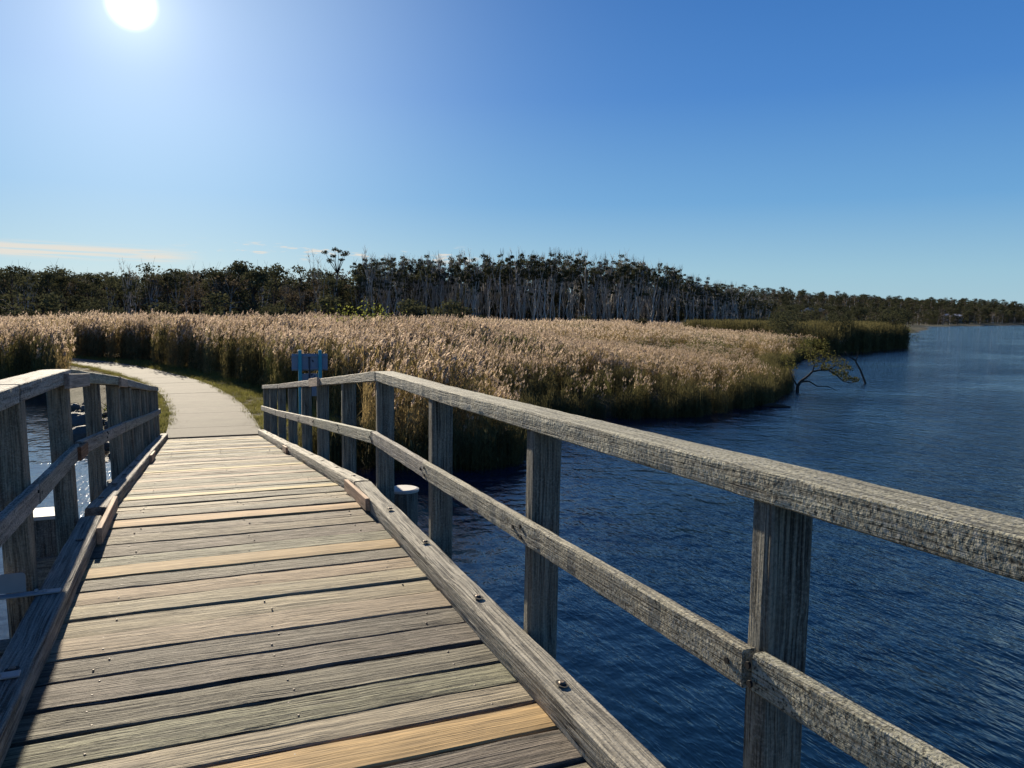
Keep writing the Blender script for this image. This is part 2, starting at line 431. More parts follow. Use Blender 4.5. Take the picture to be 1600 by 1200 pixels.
def ground_material():
    mt, k, b = material('marsh_ground')
    v = k.new('ShaderNodeNewGeometry').outputs['Position']
    n1 = k.noise(v, 1.3, 6, 0.65); n2 = k.noise(v, 14, 5, 0.7); n3 = k.noise(v, 0.08, 4, 0.6)
    c = k.mix(k.rng(n1, 0.35, 0.65), (0.055, 0.045, 0.030), (0.13, 0.11, 0.07))
    c = k.mix(k.rng(n3, 0.4, 0.6), c, (0.045, 0.052, 0.022))
    c = k.mix(k.rng(n2, 0.5, 0.7, 0, 0.6), c, (0.17, 0.14, 0.09))
    sep = k.new('ShaderNodeSeparateXYZ'); k.put(sep.inputs[0], v)
    c = k.mix(k.rng(sep.outputs[2], -1.62, -1.78, 0, 1, True), c, (0.020, 0.017, 0.012))
    k.put(b.inputs['Base Color'], c); b.inputs['Roughness'].default_value = 0.95; b.inputs['Specular IOR Level'].default_value = 0.15
    k.put(b.inputs['Normal'], k.bump(n2, 0.04))
    return mt

def build_ground():
    xs = axis(-2600, -14, 30, 2600, 0.55, 1.045); ys = axis(-400, 10, 62, 3000, 0.55, 1.045)
    X, Y = np.meshgrid(xs, ys); P = np.stack([X.ravel(), Y.ravel()], 1)
    d = shore_dist(P); Z = ground_z(P, d)
    Z += np.where(np.abs(d) < 40, 1, 0)*0.03*np.sin(P[:, 0]*2.1)*np.sin(P[:, 1]*1.7+P[:, 0])*(path_dist(P) > 1.6)
    V = np.stack([P[:, 0], P[:, 1], Z], 1); nx, ny = len(xs), len(ys)
    i = np.arange(nx-1)[None, :]+np.arange(ny-1)[:, None]*nx; i = i.ravel()
    F = np.stack([i, i+1, i+1+nx, i+nx], 1)
    o = link('ground', mesh_from('ground', V, F, (ground_material(),), smooth=True)); tag(o, kind='structure')

def water_material():
    mt, k, b = material('estuary_water')
    v = k.new('ShaderNodeNewGeometry').outputs['Position']
    rip = k.noise(k.mapping(v, (13, 3.0, 1), (0, 0, R_(16))), 1.0, 3, 0.5, 0.25)
    rip2 = k.noise(k.mapping(v, (4.6, 1.7, 1), (0, 0, R_(9))), 1.0, 3, 0.5, 0.2)
    rip3 = k.noise(k.mapping(v, (1.5, 1.0, 1), (0, 0, R_(24))), 1.0, 2, 0.5)
    cross = k.noise(k.mapping(v, (3.0, 4.2, 1), (0, 0, R_(-30))), 1.0, 2, 0.5)
    gust = k.noise(k.mapping(v, (0.10, 0.13, 1)), 1.0, 5, 0.65)
    def sharp(x, p=1.6):   # peaky crests, broad troughs
        a = k.math('SUBTRACT', 1.0, k.math('ABSOLUTE', k.math('SUBTRACT', k.math('MULTIPLY', x, 2.0), 1.0)))
        return k.math('POWER', a, p)
    h = k.math('ADD', k.math('MULTIPLY', sharp(rip), 0.022), k.math('MULTIPLY', sharp(rip2), 0.040))
    h = k.math('ADD', h, k.math('MULTIPLY', rip3, 0.20)); h = k.math('ADD', h, k.math('MULTIPLY', cross, 0.055))
    h = k.math('MULTIPLY', h, k.rng(gust, 0.36, 0.62, 0.45, 1.35))
    sx = k.new('ShaderNodeSeparateXYZ'); k.put(sx.inputs[0], v)   # sheltered water on the west side of the bridge
    h = k.math('MULTIPLY', h, k.rng(sx.outputs[0], -0.5, 9.0, 0.26, 1.0, True))
    b.inputs['Base Color'].default_value = (0.003, 0.014, 0.034, 1)
    b.inputs['Roughness'].default_value = 0.05; b.inputs['IOR'].default_value = 1.333
    k.put(b.inputs['Normal'], k.bump(h, 1.0, 0.56))
    return mt

def build_water():
    V = [(-2600, -400, WATER_Z), (2600, -400, WATER_Z), (2600, 3000, WATER_Z), (-2600, 3000, WATER_Z)]
    tag(link('water', mesh_from('water', V, [(0, 1, 2, 3)], (water_material(),))), kind='structure')

def concrete():
    mt, k, b = material('broom_finished_concrete')
    v = k.new('ShaderNodeNewGeometry').outputs['Position']; oi = k.new('ShaderNodeObjectInfo')
    n = k.noise(v, 2.0, 5, 0.65); n2 = k.noise(v, 70, 4, 0.7)
    c = k.mix(k.rng(n, 0.3, 0.7), (0.110, 0.100, 0.076), (0.165, 0.150, 0.115))
    c = k.mix(k.rng(n2, 0.4, 0.65, 0, 0.5), c, (0.12, 0.11, 0.085))
    c = k.mix(k.rng(oi.outputs['Random'], 0, 1, 0, 0.25), c, (0.22, 0.19, 0.15))
    k.put(b.inputs['Base Color'], c); b.inputs['Roughness'].default_value = 0.9; b.inputs['Specular IOR Level'].default_value = 0.2
    k.put(b.inputs['Normal'], k.bump(n2, 0.006))
    return mt

def build_path():
    root = empty('path', (0.33, 19.32, -1.27)); tag(root, kind='structure')
    mc = concrete(); hw = 1.08
    L = [0]
    for a, b in zip(PC, PC[1:]): L.append(L[-1]+(b-a).length)
    def at(s):
        for i in range(len(L)-1):
            if L[i+1] >= s: t = (s-L[i])/(L[i+1]-L[i]); return PC[i].lerp(PC[i+1], t), (PC[min(i+1, len(PC)-1)]-PC[max(i-1, 0)]).normalized()
        return PC[-1], (PC[-1]-PC[-2]).normalized()
    s = 0.0; r = random.Random(3)
    bed = []
    while s < L[-1]-2:
        ln = 1.5; n = 4; V = []; F = []
        dz = r.uniform(-0.003, 0.003)
        for i in range(n+1):
            p, t = at(s+0.004+(ln-0.008)*i/n); q = Vector((t.y, -t.x))
            for w in (-hw, hw):
                V += [(p.x+q.x*w, p.y+q.y*w, -1.27+dz), (p.x+q.x*w, p.y+q.y*w, -1.42)]
        for i in range(n):
            a = i*4; b = a+4
            F += [(a, a+2, b+2, b), (a+2, a+3, b+3, b+2), (a+1, a, b, b+1), (a+1, b+1, b+3, a+3)]
        F += [(0, 1, 3, 2), (n*4, n*4+2, n*4+3, n*4+1)]
        p0 = Vector(V[0]); V = [(x-p0.x, y-p0.y, z-p0.z) for x, y, z in V]
        me = mesh_from('slab', V, F, (mc,))
        link('slab', me, root, Matrix.Translation(p0)); s += ln
build_ground(); build_water(); build_path()

# ------------------------------------------------------------------ the footbridge
def deck_z(Y): return 0.0 if Y < 6.8 else -0.104*(Y-6.8)
GREY = [(0.218, 0.200, 0.145), (0.245, 0.224, 0.16), (0.19, 0.175, 0.13), (0.262, 0.238, 0.17), (0.22, 0.197, 0.14)]
BEIGE = [(0.33, 0.27, 0.175), (0.35, 0.285, 0.19), (0.31, 0.255, 0.17)]
YEL = (0.42, 0.305, 0.145)
def build_bridge():
    B = empty('footbridge', (0.33, 19.2, -1.3))
    tag(B, 'weathered grey timber footbridge with post and rail sides, humped down to the concrete path', 'footbridge')
    rr = random.Random(11)
    # --- deck planks: near edges, gap before the next one, tone
    edges = [(1.02, .010, 'g'), (1.26, .012, 'b'), (1.49, .006, 'g'), (1.73, .010, 'g'), (1.96, .008, 'b'), (2.19, .010, 'g'), (2.42, .014, 'd'), (2.655, .012, 'y'), (2.88, .012, 'p'), (3.07, .003, 'g'), (3.29, .007, 'd'), (3.53, .022, 'd'), (3.80, .018, 'd'), (4.04, .016, 'b'),
             (4.31, .011, 'b'), (4.55, .006, 'b'), (4.78, .002, 'b'), (5.00, .004, 'd'), (5.23, .014, 'y'), (5.46, .004, 'g'), (5.69, .012, 'g'), (5.97, .005, 'g'),
             (6.20, .006, 'g'), (6.43, .014, 'y')]
    Y = 6.66; i = 0
    tones = 'ggbdgyggbgdgbgggbygdgbggbgggdgbgggyggdgbggggbdgbyggb'
    while Y < 19.15:
        edges.append((Y, rr.choice([.004, .006, .010, .014]), tones[i % len(tones)])); Y += rr.uniform(0.224, 0.243); i += 1
    edges.append((19.22, 0.01, 'g'))
    nailV, nailF = [], []
    for (y0, gap, tone), (y1, _, _) in zip(edges, edges[1:]):
        a = y0+gap*0.7+0.001; b_ = y1-0.003
        w = b_-a
        yc = (a+b_)/2; th = 0.06
        colr = {'g': rr.choice(GREY), 'd': (0.165, 0.152, 0.118), 'b': rr.choice(BEIGE), 'y': YEL, 'p': (0.31, 0.275, 0.205)}[tone]
        colr = tuple(c*rr.uniform(0.93, 1.07) for c in colr)
        colr = tuple(c*(0.80 if tone in 'gd' else 0.92) for c in colr)
        z = deck_z(yc) - th + rr.uniform(-0.004, 0.004) + (0.004 if tone in 'y' else 0)
        sk = rr.uniform(-0.004, 0.004)
        up_ = Vector((rr.uniform(-.012, .012), -(deck_z(yc+.1)-deck_z(yc-.1))/0.2 + rr.uniform(-.014, .014), 1)).normalized()
        timber('plank', (-0.76-rr.uniform(0, .02), yc-sk, z), (1.43+rr.uniform(0, .02), yc+sk, z), w, th, M[{'y': 'plank_fresh', 'g': 'plank_worn', 'd': 'plank_worn'}.get(tone, 'plank')], B, colr, upv=up_,
               step=0.12, jit=0.0022 if tone != 'y' else 0.0012, chamfer=0.007, rings=3, rough=0.004)
        # a pair of nails over each bearer
        if y0 > 2:
            for nx in (-0.45, 0.33, 1.12):
                for ny in (-w*0.27, w*0.27):
                    if rr.random() < 0.85:
                        x = nx+rr.uniform(-.03, .03); y = yc+ny+rr.uniform(-.012, .012); zz = deck_z(y)+0.001
                        tube([(x, y, zz-0.006), (x, y, zz+0.0008), (x, y, zz+0.0018)], [0.0052, 0.0052, 0.003], 8, V=nailV, F=nailF)
    o = link('nail_heads', mesh_from('nail_heads', [(x-.33, y-19.2, z+1.3) for x, y, z in nailV], nailF, (M['nail'],)), B); o['kind'] = 'stuff'
    # --- joists and cross bearers under the deck
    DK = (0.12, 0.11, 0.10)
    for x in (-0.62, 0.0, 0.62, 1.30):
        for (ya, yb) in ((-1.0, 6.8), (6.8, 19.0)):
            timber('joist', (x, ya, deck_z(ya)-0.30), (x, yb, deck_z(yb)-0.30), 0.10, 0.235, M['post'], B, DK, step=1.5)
    for y in (4.42, 7.05, 13.0):
        timber('bearer', (-1.18 if y < 7 else -1.30, y, deck_z(y)-0.56 if y > 5 else deck_z(y)-0.13), (1.34 if y > 5 else -0.86, y, deck_z(y)-0.56 if y > 5 else -0.13), 0.15, 0.25 if y > 5 else 0.10, M['post'], B, (0.20, 0.18, 0.15), step=0.8)
    # --- piles
    def pile(x, y, top, r_, cap=True, square=False):
        P = [(0, 0, -3.6-top), (0, 0, -0.9), (0, 0, 0)]
        if square:
            V, F = [], []; box_vf(-r_, r_, -r_, r_, -3.6-top, 0, V, F); me = mesh_from('pile', V, F, (M['post'],))
        else:
            V, F = tube(P, [r_*1.04, r_, r_], 20); me = mesh_from('pile', V, F, (M['post'],), smooth=False)
        # local x must follow the grain: rotate the mesh so that x is up
        for v in me.vertices: v.co = (v.co.z, v.co.y, -v.co.x)
        T = Matrix.Translation((x, y, top)) @ Matrix.Rotation(R_(-90), 4, 'Y')
        p = link('pile', me, B, T, (0.15, 0.14, 0.12))
        if cap:
            V, F = [], []
            if square: box_vf(-r_-.012, r_+.012, -r_-.012, r_+.012, 0.001, 0.03, V, F)
            else: tube([(0, 0, 0.001), (0, 0, 0.022), (0, 0, 0.03)], [r_+.012, r_+.012, r_-.01], 28, V=V, F=F)
            c = link('pile_cap', mesh_from('pile_cap', V, F, (M['cap'],)), p, Matrix.Translation((x, y, top)))
    pile(1.80, 7.10, -0.04, 0.135); pile(-1.19, 7.16, -0.03, 0.15, square=True)
    pile(1.80, 13.1, -0.95, 0.135, False); pile(-1.2, 13.1, -0.95, 0.135, False)
    # --- kerb beams (left, right) in three lengths each
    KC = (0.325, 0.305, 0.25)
    def kerb(x0, x1, runs, side):
        xc, w = (x0+x1)/2, x1-x0
        for (ya, yb, dzz, dx) in runs:
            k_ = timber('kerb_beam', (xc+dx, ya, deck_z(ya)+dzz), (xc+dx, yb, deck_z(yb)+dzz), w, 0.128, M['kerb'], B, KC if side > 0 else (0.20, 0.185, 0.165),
                        step=0.022 if ya < 4 else 0.06, jit=0.0001, chamfer=0.008, rings=9, rough=0.006)
            s = ya+0.45; n = 0
            while s < yb-0.2:
                if s > 1.5:
                    z = deck_z(s)+dzz+0.1275
                    x = xc+dx+rr.uniform(-.01, .01)
                    # bolt recess: its shade painted as a flat dark disc, bolt head on top
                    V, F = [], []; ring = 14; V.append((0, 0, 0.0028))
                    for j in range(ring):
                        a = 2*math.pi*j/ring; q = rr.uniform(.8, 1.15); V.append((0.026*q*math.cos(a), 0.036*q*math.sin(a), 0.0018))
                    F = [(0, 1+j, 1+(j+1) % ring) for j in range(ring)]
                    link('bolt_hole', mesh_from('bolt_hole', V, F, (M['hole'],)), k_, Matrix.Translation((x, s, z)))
                    V, F = tube([(0, 0, -.004), (0, 0, 0.006), (0, 0, 0.010)], [0.015, 0.015, 0.009], 8)
                    link('bolt', mesh_from('bolt', V, F, (M['bolt'],)), k_, Matrix.Translation((x, s+0.004, z)))
                s += 1.02+rr.uniform(-.08, .08)
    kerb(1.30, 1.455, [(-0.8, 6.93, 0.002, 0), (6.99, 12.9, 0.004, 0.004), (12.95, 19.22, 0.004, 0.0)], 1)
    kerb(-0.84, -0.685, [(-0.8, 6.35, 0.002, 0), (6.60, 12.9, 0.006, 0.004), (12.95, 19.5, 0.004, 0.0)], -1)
    # --- posts
    RP = [0.05, 1.70, 3.34, 5.02, 6.72, 8.50, 10.40, 12.05, 13.95, 15.85, 17.70, 19.55]
    def rail_r(Y):   # underside of the right top rail
        pts = [(-1, 1.19), (1.7, 1.145), (3.34, 1.115), (5.02, 1.075), (6.74, 1.055), (8.5, 0.885), (10.4, 0.69), (12.05, 0.515), (13.95, 0.325), (15.85, 0.145), (17.7, -0.03), (19.8, -0.225)]
        return float(np.interp(Y, [p[0] for p in pts], [p[1] for p in pts]))
    def rail_l(Y):
        pts = [(-1, 1.23), (3.3, 1.175), (4.95, 1.155), (6.50, 1.115), (8.4, 0.95), (10.4, 0.75), (12.0, 0.575), (13.9, 0.37), (15.8, 0.175), (17.7, -0.03), (19.9, -0.235)]
        return float(np.interp(Y, [p[0] for p in pts], [p[1] for p in pts]))
    for y in RP:
        top = rail_r(y); bot = min(deck_z(y)-0.42, -0.42 if y < 7 else 9)
        timber('post', (1.535, y, bot), (1.535+(0.008 if y < 4 else 0), y, top-0.002), 0.152, 0.088, M['post'], B, (0.19, 0.185, 0.155), upv=(0, -1, 0), zoff=-0.044, step=0.3, jit=0.0015, chamfer=0.007, rings=3, rough=0.003)
    LP = [0.1, 1.7, 3.3, 4.86, 6.44, 8.35, 10.3, 12.0, 13.9, 15.8, 17.7, 19.6]
    for y in LP:
        top = rail_l(y); bot = deck_z(y)-0.42
        timber('post', (-0.945+0.03, y, bot), (-0.955, y, top-0.002), 0.14, 0.13, M['post'], B, (0.215, 0.185, 0.14), upv=(0, -1, 0), zoff=-0.065, step=0.3, jit=0.0015, chamfer=0.010, rings=3, rough=0.003)
    # --- top rails
    def rail(name, f, x, w, h, runs, colr, off=0.0, **kw):
        for (ya, yb, dx) in runs:
            timber(name, (x+dx, ya, f(ya)+off), (x+dx, yb, f(yb)+off), w, h, M['rail'], B, tuple(c*rr.uniform(.93, 1.07) for c in colr), step=0.07 if ya < 6 else 0.2, jit=0.0016, chamfer=0.005, rings=4, rough=0.0022, **kw)
    RC = (0.315, 0.300, 0.25)
    rail('top_rail', rail_r, 1.53, 0.165, 0.088, [(-0.6, 4.995, 0), (5.0, 6.735, 0.003), (6.74, 10.38, 0.0), (10.42, 15.84, 0.006), (15.86, 19.75, 0.002)], RC)
    rail('top_rail', rail_l, -0.965, 0.185, 0.10, [(-0.6, 4.70, 0), (4.74, 6.50, 0.0), (6.505, 10.28, 0.0), (10.32, 15.8, 0.004), (15.82, 19.75, 0.0)], (0.33, 0.315, 0.268))
    # --- mid rails, fixed to the deck side of the posts
    def mid_r(Y): return float(np.interp(Y, [-1, 1.7, 3.3, 4.93, 6.6, 8.4, 13.6, 19.8], [0.655, 0.605, 0.57, 0.535, 0.51, 0.355, -0.195, -0.755]))
    def mid_l(Y): return float(np.interp(Y, [-1, 4.9, 6.5, 8.4, 13.6, 19.8], [0.68, 0.575, 0.55, 0.39, -0.165, -0.755]))
    rail('mid_rail', mid_r, 1.430, 0.050, 0.112, [(-0.6, 1.655, 0.010), (1.685, 5.02, 0.0), (5.022, 6.70, 0.003), (6.72, 10.40, 0.0), (10.41, 15.85, 0.003), (15.86, 19.6, 0.0)], RC)
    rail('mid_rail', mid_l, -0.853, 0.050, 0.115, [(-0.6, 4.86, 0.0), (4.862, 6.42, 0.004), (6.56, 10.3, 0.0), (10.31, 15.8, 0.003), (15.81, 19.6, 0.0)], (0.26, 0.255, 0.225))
    # --- pale splice blocks over the joints
    SC = (0.42, 0.29, 0.20)
    def block(x0, x1, ya, yb, za, zb, h, colr=SC):
        timber('splice_block', ((x0+x1)/2, ya, za), ((x0+x1)/2, yb, zb), x1-x0, h, M['plank_fresh'], B, colr, step=0.3, jit=0.0005, chamfer=0.003)
    block(1.262, 1.298, 6.25, 7.25, 0.015, deck_z(7.25)+0.02, 0.105)
    block(1.265, 1.298, 12.55, 13.1, deck_z(12.55)+.012, deck_z(13.1)+.012, 0.10)
    block(-0.682, -0.648, 5.95, 7.1, 0.02, deck_z(7.1)+0.02, 0.115)
    block(-0.682, -0.650, 12.2, 13.2, deck_z(12.2)+.012, deck_z(13.2)+.012, 0.11)
    block(1.412, 1.446, 10.05, 10.85, rail_r(10.05)-.01, rail_r(10.85)-.01, 0.11, (0.46, 0.34, 0.25))
    block(-0.871, -0.838, 6.15, 7.25, rail_l(6.15)-0.025, rail_l(7.25)-.03, 0.105, (0.30, 0.25, 0.21))
    block(-0.871, -0.842, 10.1, 11.0, rail_l(10.1)-0.02, rail_l(11.0)-.02, 0.105, (0.34, 0.27, 0.21))
    block(-0.827, -0.80, 6.30, 6.68, mid_l(6.3)+.002, mid_l(6.68)+.002, 0.10, (0.16, 0.085, 0.05))
    # bolt heads in the mid rails at the posts
    for f, xx, ps in ((mid_r, 1.4035, RP[1:9]), (mid_l, -0.8265, LP[2:8])):
        for y in ps:
            for dy, dzz in ((-.05, .03), (-.04, .08), (.05, .055)):
                if rr.random() < 0.75:
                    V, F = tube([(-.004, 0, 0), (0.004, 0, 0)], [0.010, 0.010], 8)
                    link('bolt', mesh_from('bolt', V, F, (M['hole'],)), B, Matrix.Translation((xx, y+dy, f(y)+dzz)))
build_bridge()

# steel brackets on the left kerb
def bracket(y, label, plate):
    r = empty('steel_bracket', (-0.80, y, 0.131)); tag(r, label, 'bracket', 'steel brackets across the left kerb')
    V, F = [], []; box_vf(-0.52, 0.085, -0.030, 0.030, 0.002, 0.012, V, F)
    link('strap', bevel(mesh_from('strap', V, F, (M['galv'],)), 0.003), r, Matrix.Translation((-0.80, y, 0.131)) @ Matrix.Rotation(R_(3), 4, 'Z'))
    for dx in (-0.03, 0.01):
        V, F = tube([(0, 0, 0), (0, 0, 0.009), (0, 0, 0.013)], [0.011, 0.011, 0.006], 6)
        link('bolt', mesh_from('bolt', V, F, (M['galv'],)), r, Matrix.Translation((-0.80+dx, y+(0.012 if dx < 0 else -.006), 0.143)))
    if plate:
        pts = []
        for cx, cz, a0 in ((-0.08-.02, 0.118-.02, 0), (-0.50, 0.098, 90)):
            for j in range(5): a = R_(a0+22.5*j); pts.append((cx+0.02*math.cos(a), cz+0.02*math.sin(a)))
        pts += [(-0.52, 0.013), (-0.08, 0.013)]
        n = len(pts); V = [(x, -0.006, z) for x, z in pts]+[(x, 0.0, z) for x, z in pts]
        F = [tuple(range(n))[::-1], tuple(range(n, 2*n))]+[(i, (i+1) % n, (i+1) % n+n, i+n) for i in range(n)]
        link('upright_plate', mesh_from('upright_plate', V, F, (M['galv'],)), r, Matrix.Translation((-0.80, y+0.03, 0.131)))
bracket(4.66, 'grey steel bracket with an upright plate bolted across the left kerb', True)
bracket(3.62, 'plain steel strap bolted across the left kerb at the bottom left corner', False)

# ------------------------------------------------------------------ the sign beyond the bridge
def build_sign():
    x0, y0 = 2.80, 21.2
    r = empty('sign', (x0, y0, -1.32)); tag(r, 'grey sign seen from behind on two teal posts beyond the bridge', 'sign')
    T = lambda dx=0, dz=0, dy=0: Matrix.Translation((x0+dx, y0+dy, dz))
    def bx(name, a, m_, par=r, bev=0.004):
        V, F = [], []; box_vf(*a, V, F); cx, cy, cz = (a[0]+a[1])/2, (a[2]+a[3])/2, (a[4]+a[5])/2
        V = [(x-cx, y-cy, z-cz) for x, y, z in V]
        me = mesh_from(name, V, F, (m_,))
        if bev: bevel(me, bev)
        return link(name, me, par, Matrix.Translation((x0+cx, y0+cy, cz)))
    for dx in (-0.265, 0.265): bx('post', (dx-.042, dx+.042, -.042, .038, -1.35, 0.66), M['teal'])
    p = bx('panel', (-0.475, 0.475, 0.040, 0.052, 0.10, 0.555), M['panel'])
    for z in (0.15, 0.49): bx('panel_rail', (-0.46, 0.46, 0.0, 0.038, z-.018, z+.018), M['panel'], p)
    bx('strut', (-0.035, 0.005, 0.0, 0.038, -0.62, 0.45), M['mark'])
    q = bx('lower_panel', (-0.21, 0.215, 0.040, 0.050, -0.60, 0.02), M['panel'])
    rr = random.Random(5)
    # leaf shadows painted on the boards as dark shapes
    def blot(cx, cz, s, par, nm='dark_mark'):
        n = 9; V = [(s*rr.uniform(.4, 1.1)*math.cos(6.283*i/n), 0, s*rr.uniform(.4, 1.1)*math.sin(6.283*i/n)) for i in range(n)]
        link(nm, mesh_from(nm, V, [tuple(range(n))], (M['mark'],)), par, Matrix.Translation((x0+cx, y0+0.0385-0.0005, cz)))
    for cx, cz, s in ((0.05, -0.02, .035), (0.12, -.05, .03), (0.07, -.10, .03), (0.14, -.16, .04), (0.06, -.20, .035), (0.12, -.26, .03)): blot(cx, cz, s, q)
    blot(0.08, 0.36, .045, p); blot(-0.02, 0.45, .04, p)
build_sign()

# ------------------------------------------------------------------ rocks on the left bank
def rock_mesh(seed, sub=2):
    import bmesh
    bm = bmesh.new(); bmesh.ops.create_icosphere(bm, subdivisions=sub, radius=1.0)
    r = random.Random(seed); o = Vector((r.uniform(0, 50),)*3)
    planes = [(Vector((r.gauss(0, 1), r.gauss(0, 1), r.gauss(0, 1))).normalized(), r.uniform(.5, .85)) for _ in range(9)]
    for v in bm.verts:
        for n, d in planes:
            s = v.co.dot(n)
            if s > d: v.co -= n*(s-d)
        v.co *= 1+0.12*mnoise.noise(v.co*2+o)
    me = bpy.data.meshes.new('rock'); bm.to_mesh(me); bm.free(); me.materials.append(M['rock']); return me
ROCKM = [rock_mesh(i) for i in range(6)]
def zg(x, y): return float(ground_z([(x, y)])[0])
def build_rocks():
    rr = random.Random(21); n = 0
    for i in range(70):
        t = rr.random(); y = 19.0+t*11; x = -1.35-(y-19)*0.215 - rr.uniform(-0.25, 0.9)
        s = rr.uniform(0.10, 0.26)
        if i == 0: x, y, s = -2.75, 22.4, 0.5
        if i == 1: x, y, s = -2.95, 25.0, 0.55
        if i == 2: x, y, s = -2.35, 20.9, 0.36
        o = link('rock', ROCKM[i % 6], None, Matrix.Translation((x, y, max(zg(x, y), -1.85)+s*0.15)) @ Matrix.Rotation(rr.uniform(0, 6.28), 4, 'Z') @ Matrix.Diagonal((s*rr.uniform(.9, 1.4), s*rr.uniform(.8, 1.2), s*rr.uniform(.6, .9), 1)))
        if i < 3: tag(o, ('large dark rock at the water edge seen between the left posts', 'tall dark rock higher up the bank behind the left posts', 'dark angular rock lying nearest the bridge end on the left bank')[i], 'rock', 'rocks along the left bank')
        else: tag(o, 'small dark rock in the rubble along the left bank by the path', 'rock', 'rocks along the left bank')
build_rocks()

# ------------------------------------------------------------------ reeds
def np_reed_clump(seed, n_stems, spread, h0, h1, plume=True, leaf=5, detail=1.0, blade_w=0.014, lean=0.12):
    r = random.Random(seed); V = []; F = []; MI = []
    def quad_strip(pts, ws, side, mi):
        b = len(V)
        for p, w in zip(pts, ws):
            V.append(tuple(p-side*w)); V.append(tuple(p+side*w))
        for i in range(len(pts)-1): F.append((b+2*i, b+2*i+1, b+2*i+3, b+2*i+2)); MI.append(mi)
    for s in range(n_stems):
        a = r.uniform(0, 6.28); q = spread*math.sqrt(r.random()); base = Vector((q*math.cos(a), q*math.sin(a), -0.25))
        h = r.uniform(h0, h1); ld = Vector((r.gauss(0.8, 0.6), r.gauss(0, 0.6), 0)).normalized()*h*abs(r.gauss(0.0, lean))
        top = base+Vector((0, 0, h+0.25))+ld
        mid = base.lerp(top, 0.5) - ld*0.15
        sd = Vector((r.uniform(-1, 1), r.uniform(-1, 1), 0)).normalized()
        quad_strip([base, mid, top], [blade_w*.45, blade_w*.4, blade_w*.25], sd, 0)
        for l in range(leaf):
            t = r.uniform(0.18, 0.95); p0 = base.lerp(top, t) - ld*0.15*math.sin(math.pi*t); an = r.uniform(0, 6.28)
            d = Vector((math.cos(an)+0.5, math.sin(an), 0)).normalized(); L = r.uniform(0.28, 0.55)*min(1, h/2)
            p1 = p0+d*L*0.45+Vector((0, 0, L*r.uniform(.35, .7))); p2 = p0+d*L+Vector((0, 0, L*r.uniform(-.15, .5)))
            sv = d.cross(Vector((0, 0, 1)))
            quad_strip([p0, p1, p2], [blade_w*.5, blade_w*1.1, 0.001], sv, 0)
        if plume and r.random() < 0.80:
            pd = (Vector((r.gauss(0.75, .35), r.gauss(0, .35), 0))).normalized(); PL = r.uniform(0.24, 0.38)
            nb = int(13*detail)
            for b_ in range(nb):
                t = b_/nb; s0 = top + Vector((0, 0, 1))*(PL*t*0.8-0.05) + pd*(PL*0.35*t*t)
                an = r.uniform(0, 6.28); out = Vector((math.cos(an), math.sin(an), 0))*0.6+pd*0.75
                bl = PL*(0.50*(1-t)+0.16); e = s0+out.normalized()*bl*0.55+Vector((0, 0, bl*r.uniform(0.15, 0.75)))
                sv = (e-s0).cross(Vector((r.uniform(-1, 1), r.uniform(-1, 1), 1))).normalized(); w = bl*0.15/max(detail, .3)**.5
                quad_strip([s0, s0.lerp(e, .55)+Vector((0, 0, bl*.06)), e], [w*.5, w, w*.25], sv, 1)
    return mesh_from('reed_clump', V, F, (M['reed_stem'] if plume else M['rush'], M['plume']), midx=MI)

def scatter(name, pts, rot, scl, var, meshes, label, kind='stuff'):
    """one object; its geometry nodes put a clump on every vertex"""
    c = bpy.data.collections.new(name+'_parts')
    for i, me in enumerate(meshes):
        o = bpy.data.objects.new('%s_%02d' % (name+'_part', i), me); c.objects.link(o)
    me = bpy.data.meshes.new(name); me.vertices.add(len(pts)); me.vertices.foreach_set('co', np.asarray(pts, np.float32).ravel())
    for nm, arr, ty in (('rotz', rot, 'FLOAT'), ('scl', scl, 'FLOAT'), ('var', var, 'INT')):
        at = me.attributes.new(nm, ty, 'POINT'); at.data.foreach_set('value', np.asarray(arr, np.float32 if ty == 'FLOAT' else np.int32))
    o = bpy.data.objects.new(name, me); col.objects.link(o)
    ng = bpy.data.node_groups.new(name+'_scatter', 'GeometryNodeTree')
    ng.interface.new_socket('Geometry', in_out='INPUT', socket_type='NodeSocketGeometry'); ng.interface.new_socket('Geometry', in_out='OUTPUT', socket_type='NodeSocketGeometry')
    N = ng.nodes; Lk = ng.links
    gi = N.new('NodeGroupInput'); go = N.new('NodeGroupOutput'); ip = N.new('GeometryNodeInstanceOnPoints'); ci = N.new('GeometryNodeCollectionInfo')
    ci.inputs['Collection'].default_value = c; ci.inputs['Separate Children'].default_value = True; ci.inputs['Reset Children'].default_value = True
    def attr(nm, ty):
        a = N.new('GeometryNodeInputNamedAttribute'); a.data_type = ty; a.inputs['Name'].default_value = nm; return a.outputs['Attribute']
    cx = N.new('ShaderNodeCombineXYZ'); Lk.new(attr('rotz', 'FLOAT'), cx.inputs[2])
    Lk.new(gi.outputs[0], ip.inputs['Points']); Lk.new(ci.outputs[0], ip.inputs['Instance']); ip.inputs['Pick Instance'].default_value = True
    Lk.new(attr('var', 'INT'), ip.inputs['Instance Index']); Lk.new(cx.outputs[0], ip.inputs['Rotation']); Lk.new(attr('scl', 'FLOAT'), ip.inputs['Scale'])
    Lk.new(ip.outputs[0], go.inputs[0])
    md = o.modifiers.new('scatter', 'NODES'); md.node_group = ng
    tag(o, label, kind=kind); return o

def in_view(P, a0=-15, a1=60, margin=0):
    az = np.degrees(np.arctan2(P[:, 0], P[:, 1])); return (az > a0) & (az < a1)

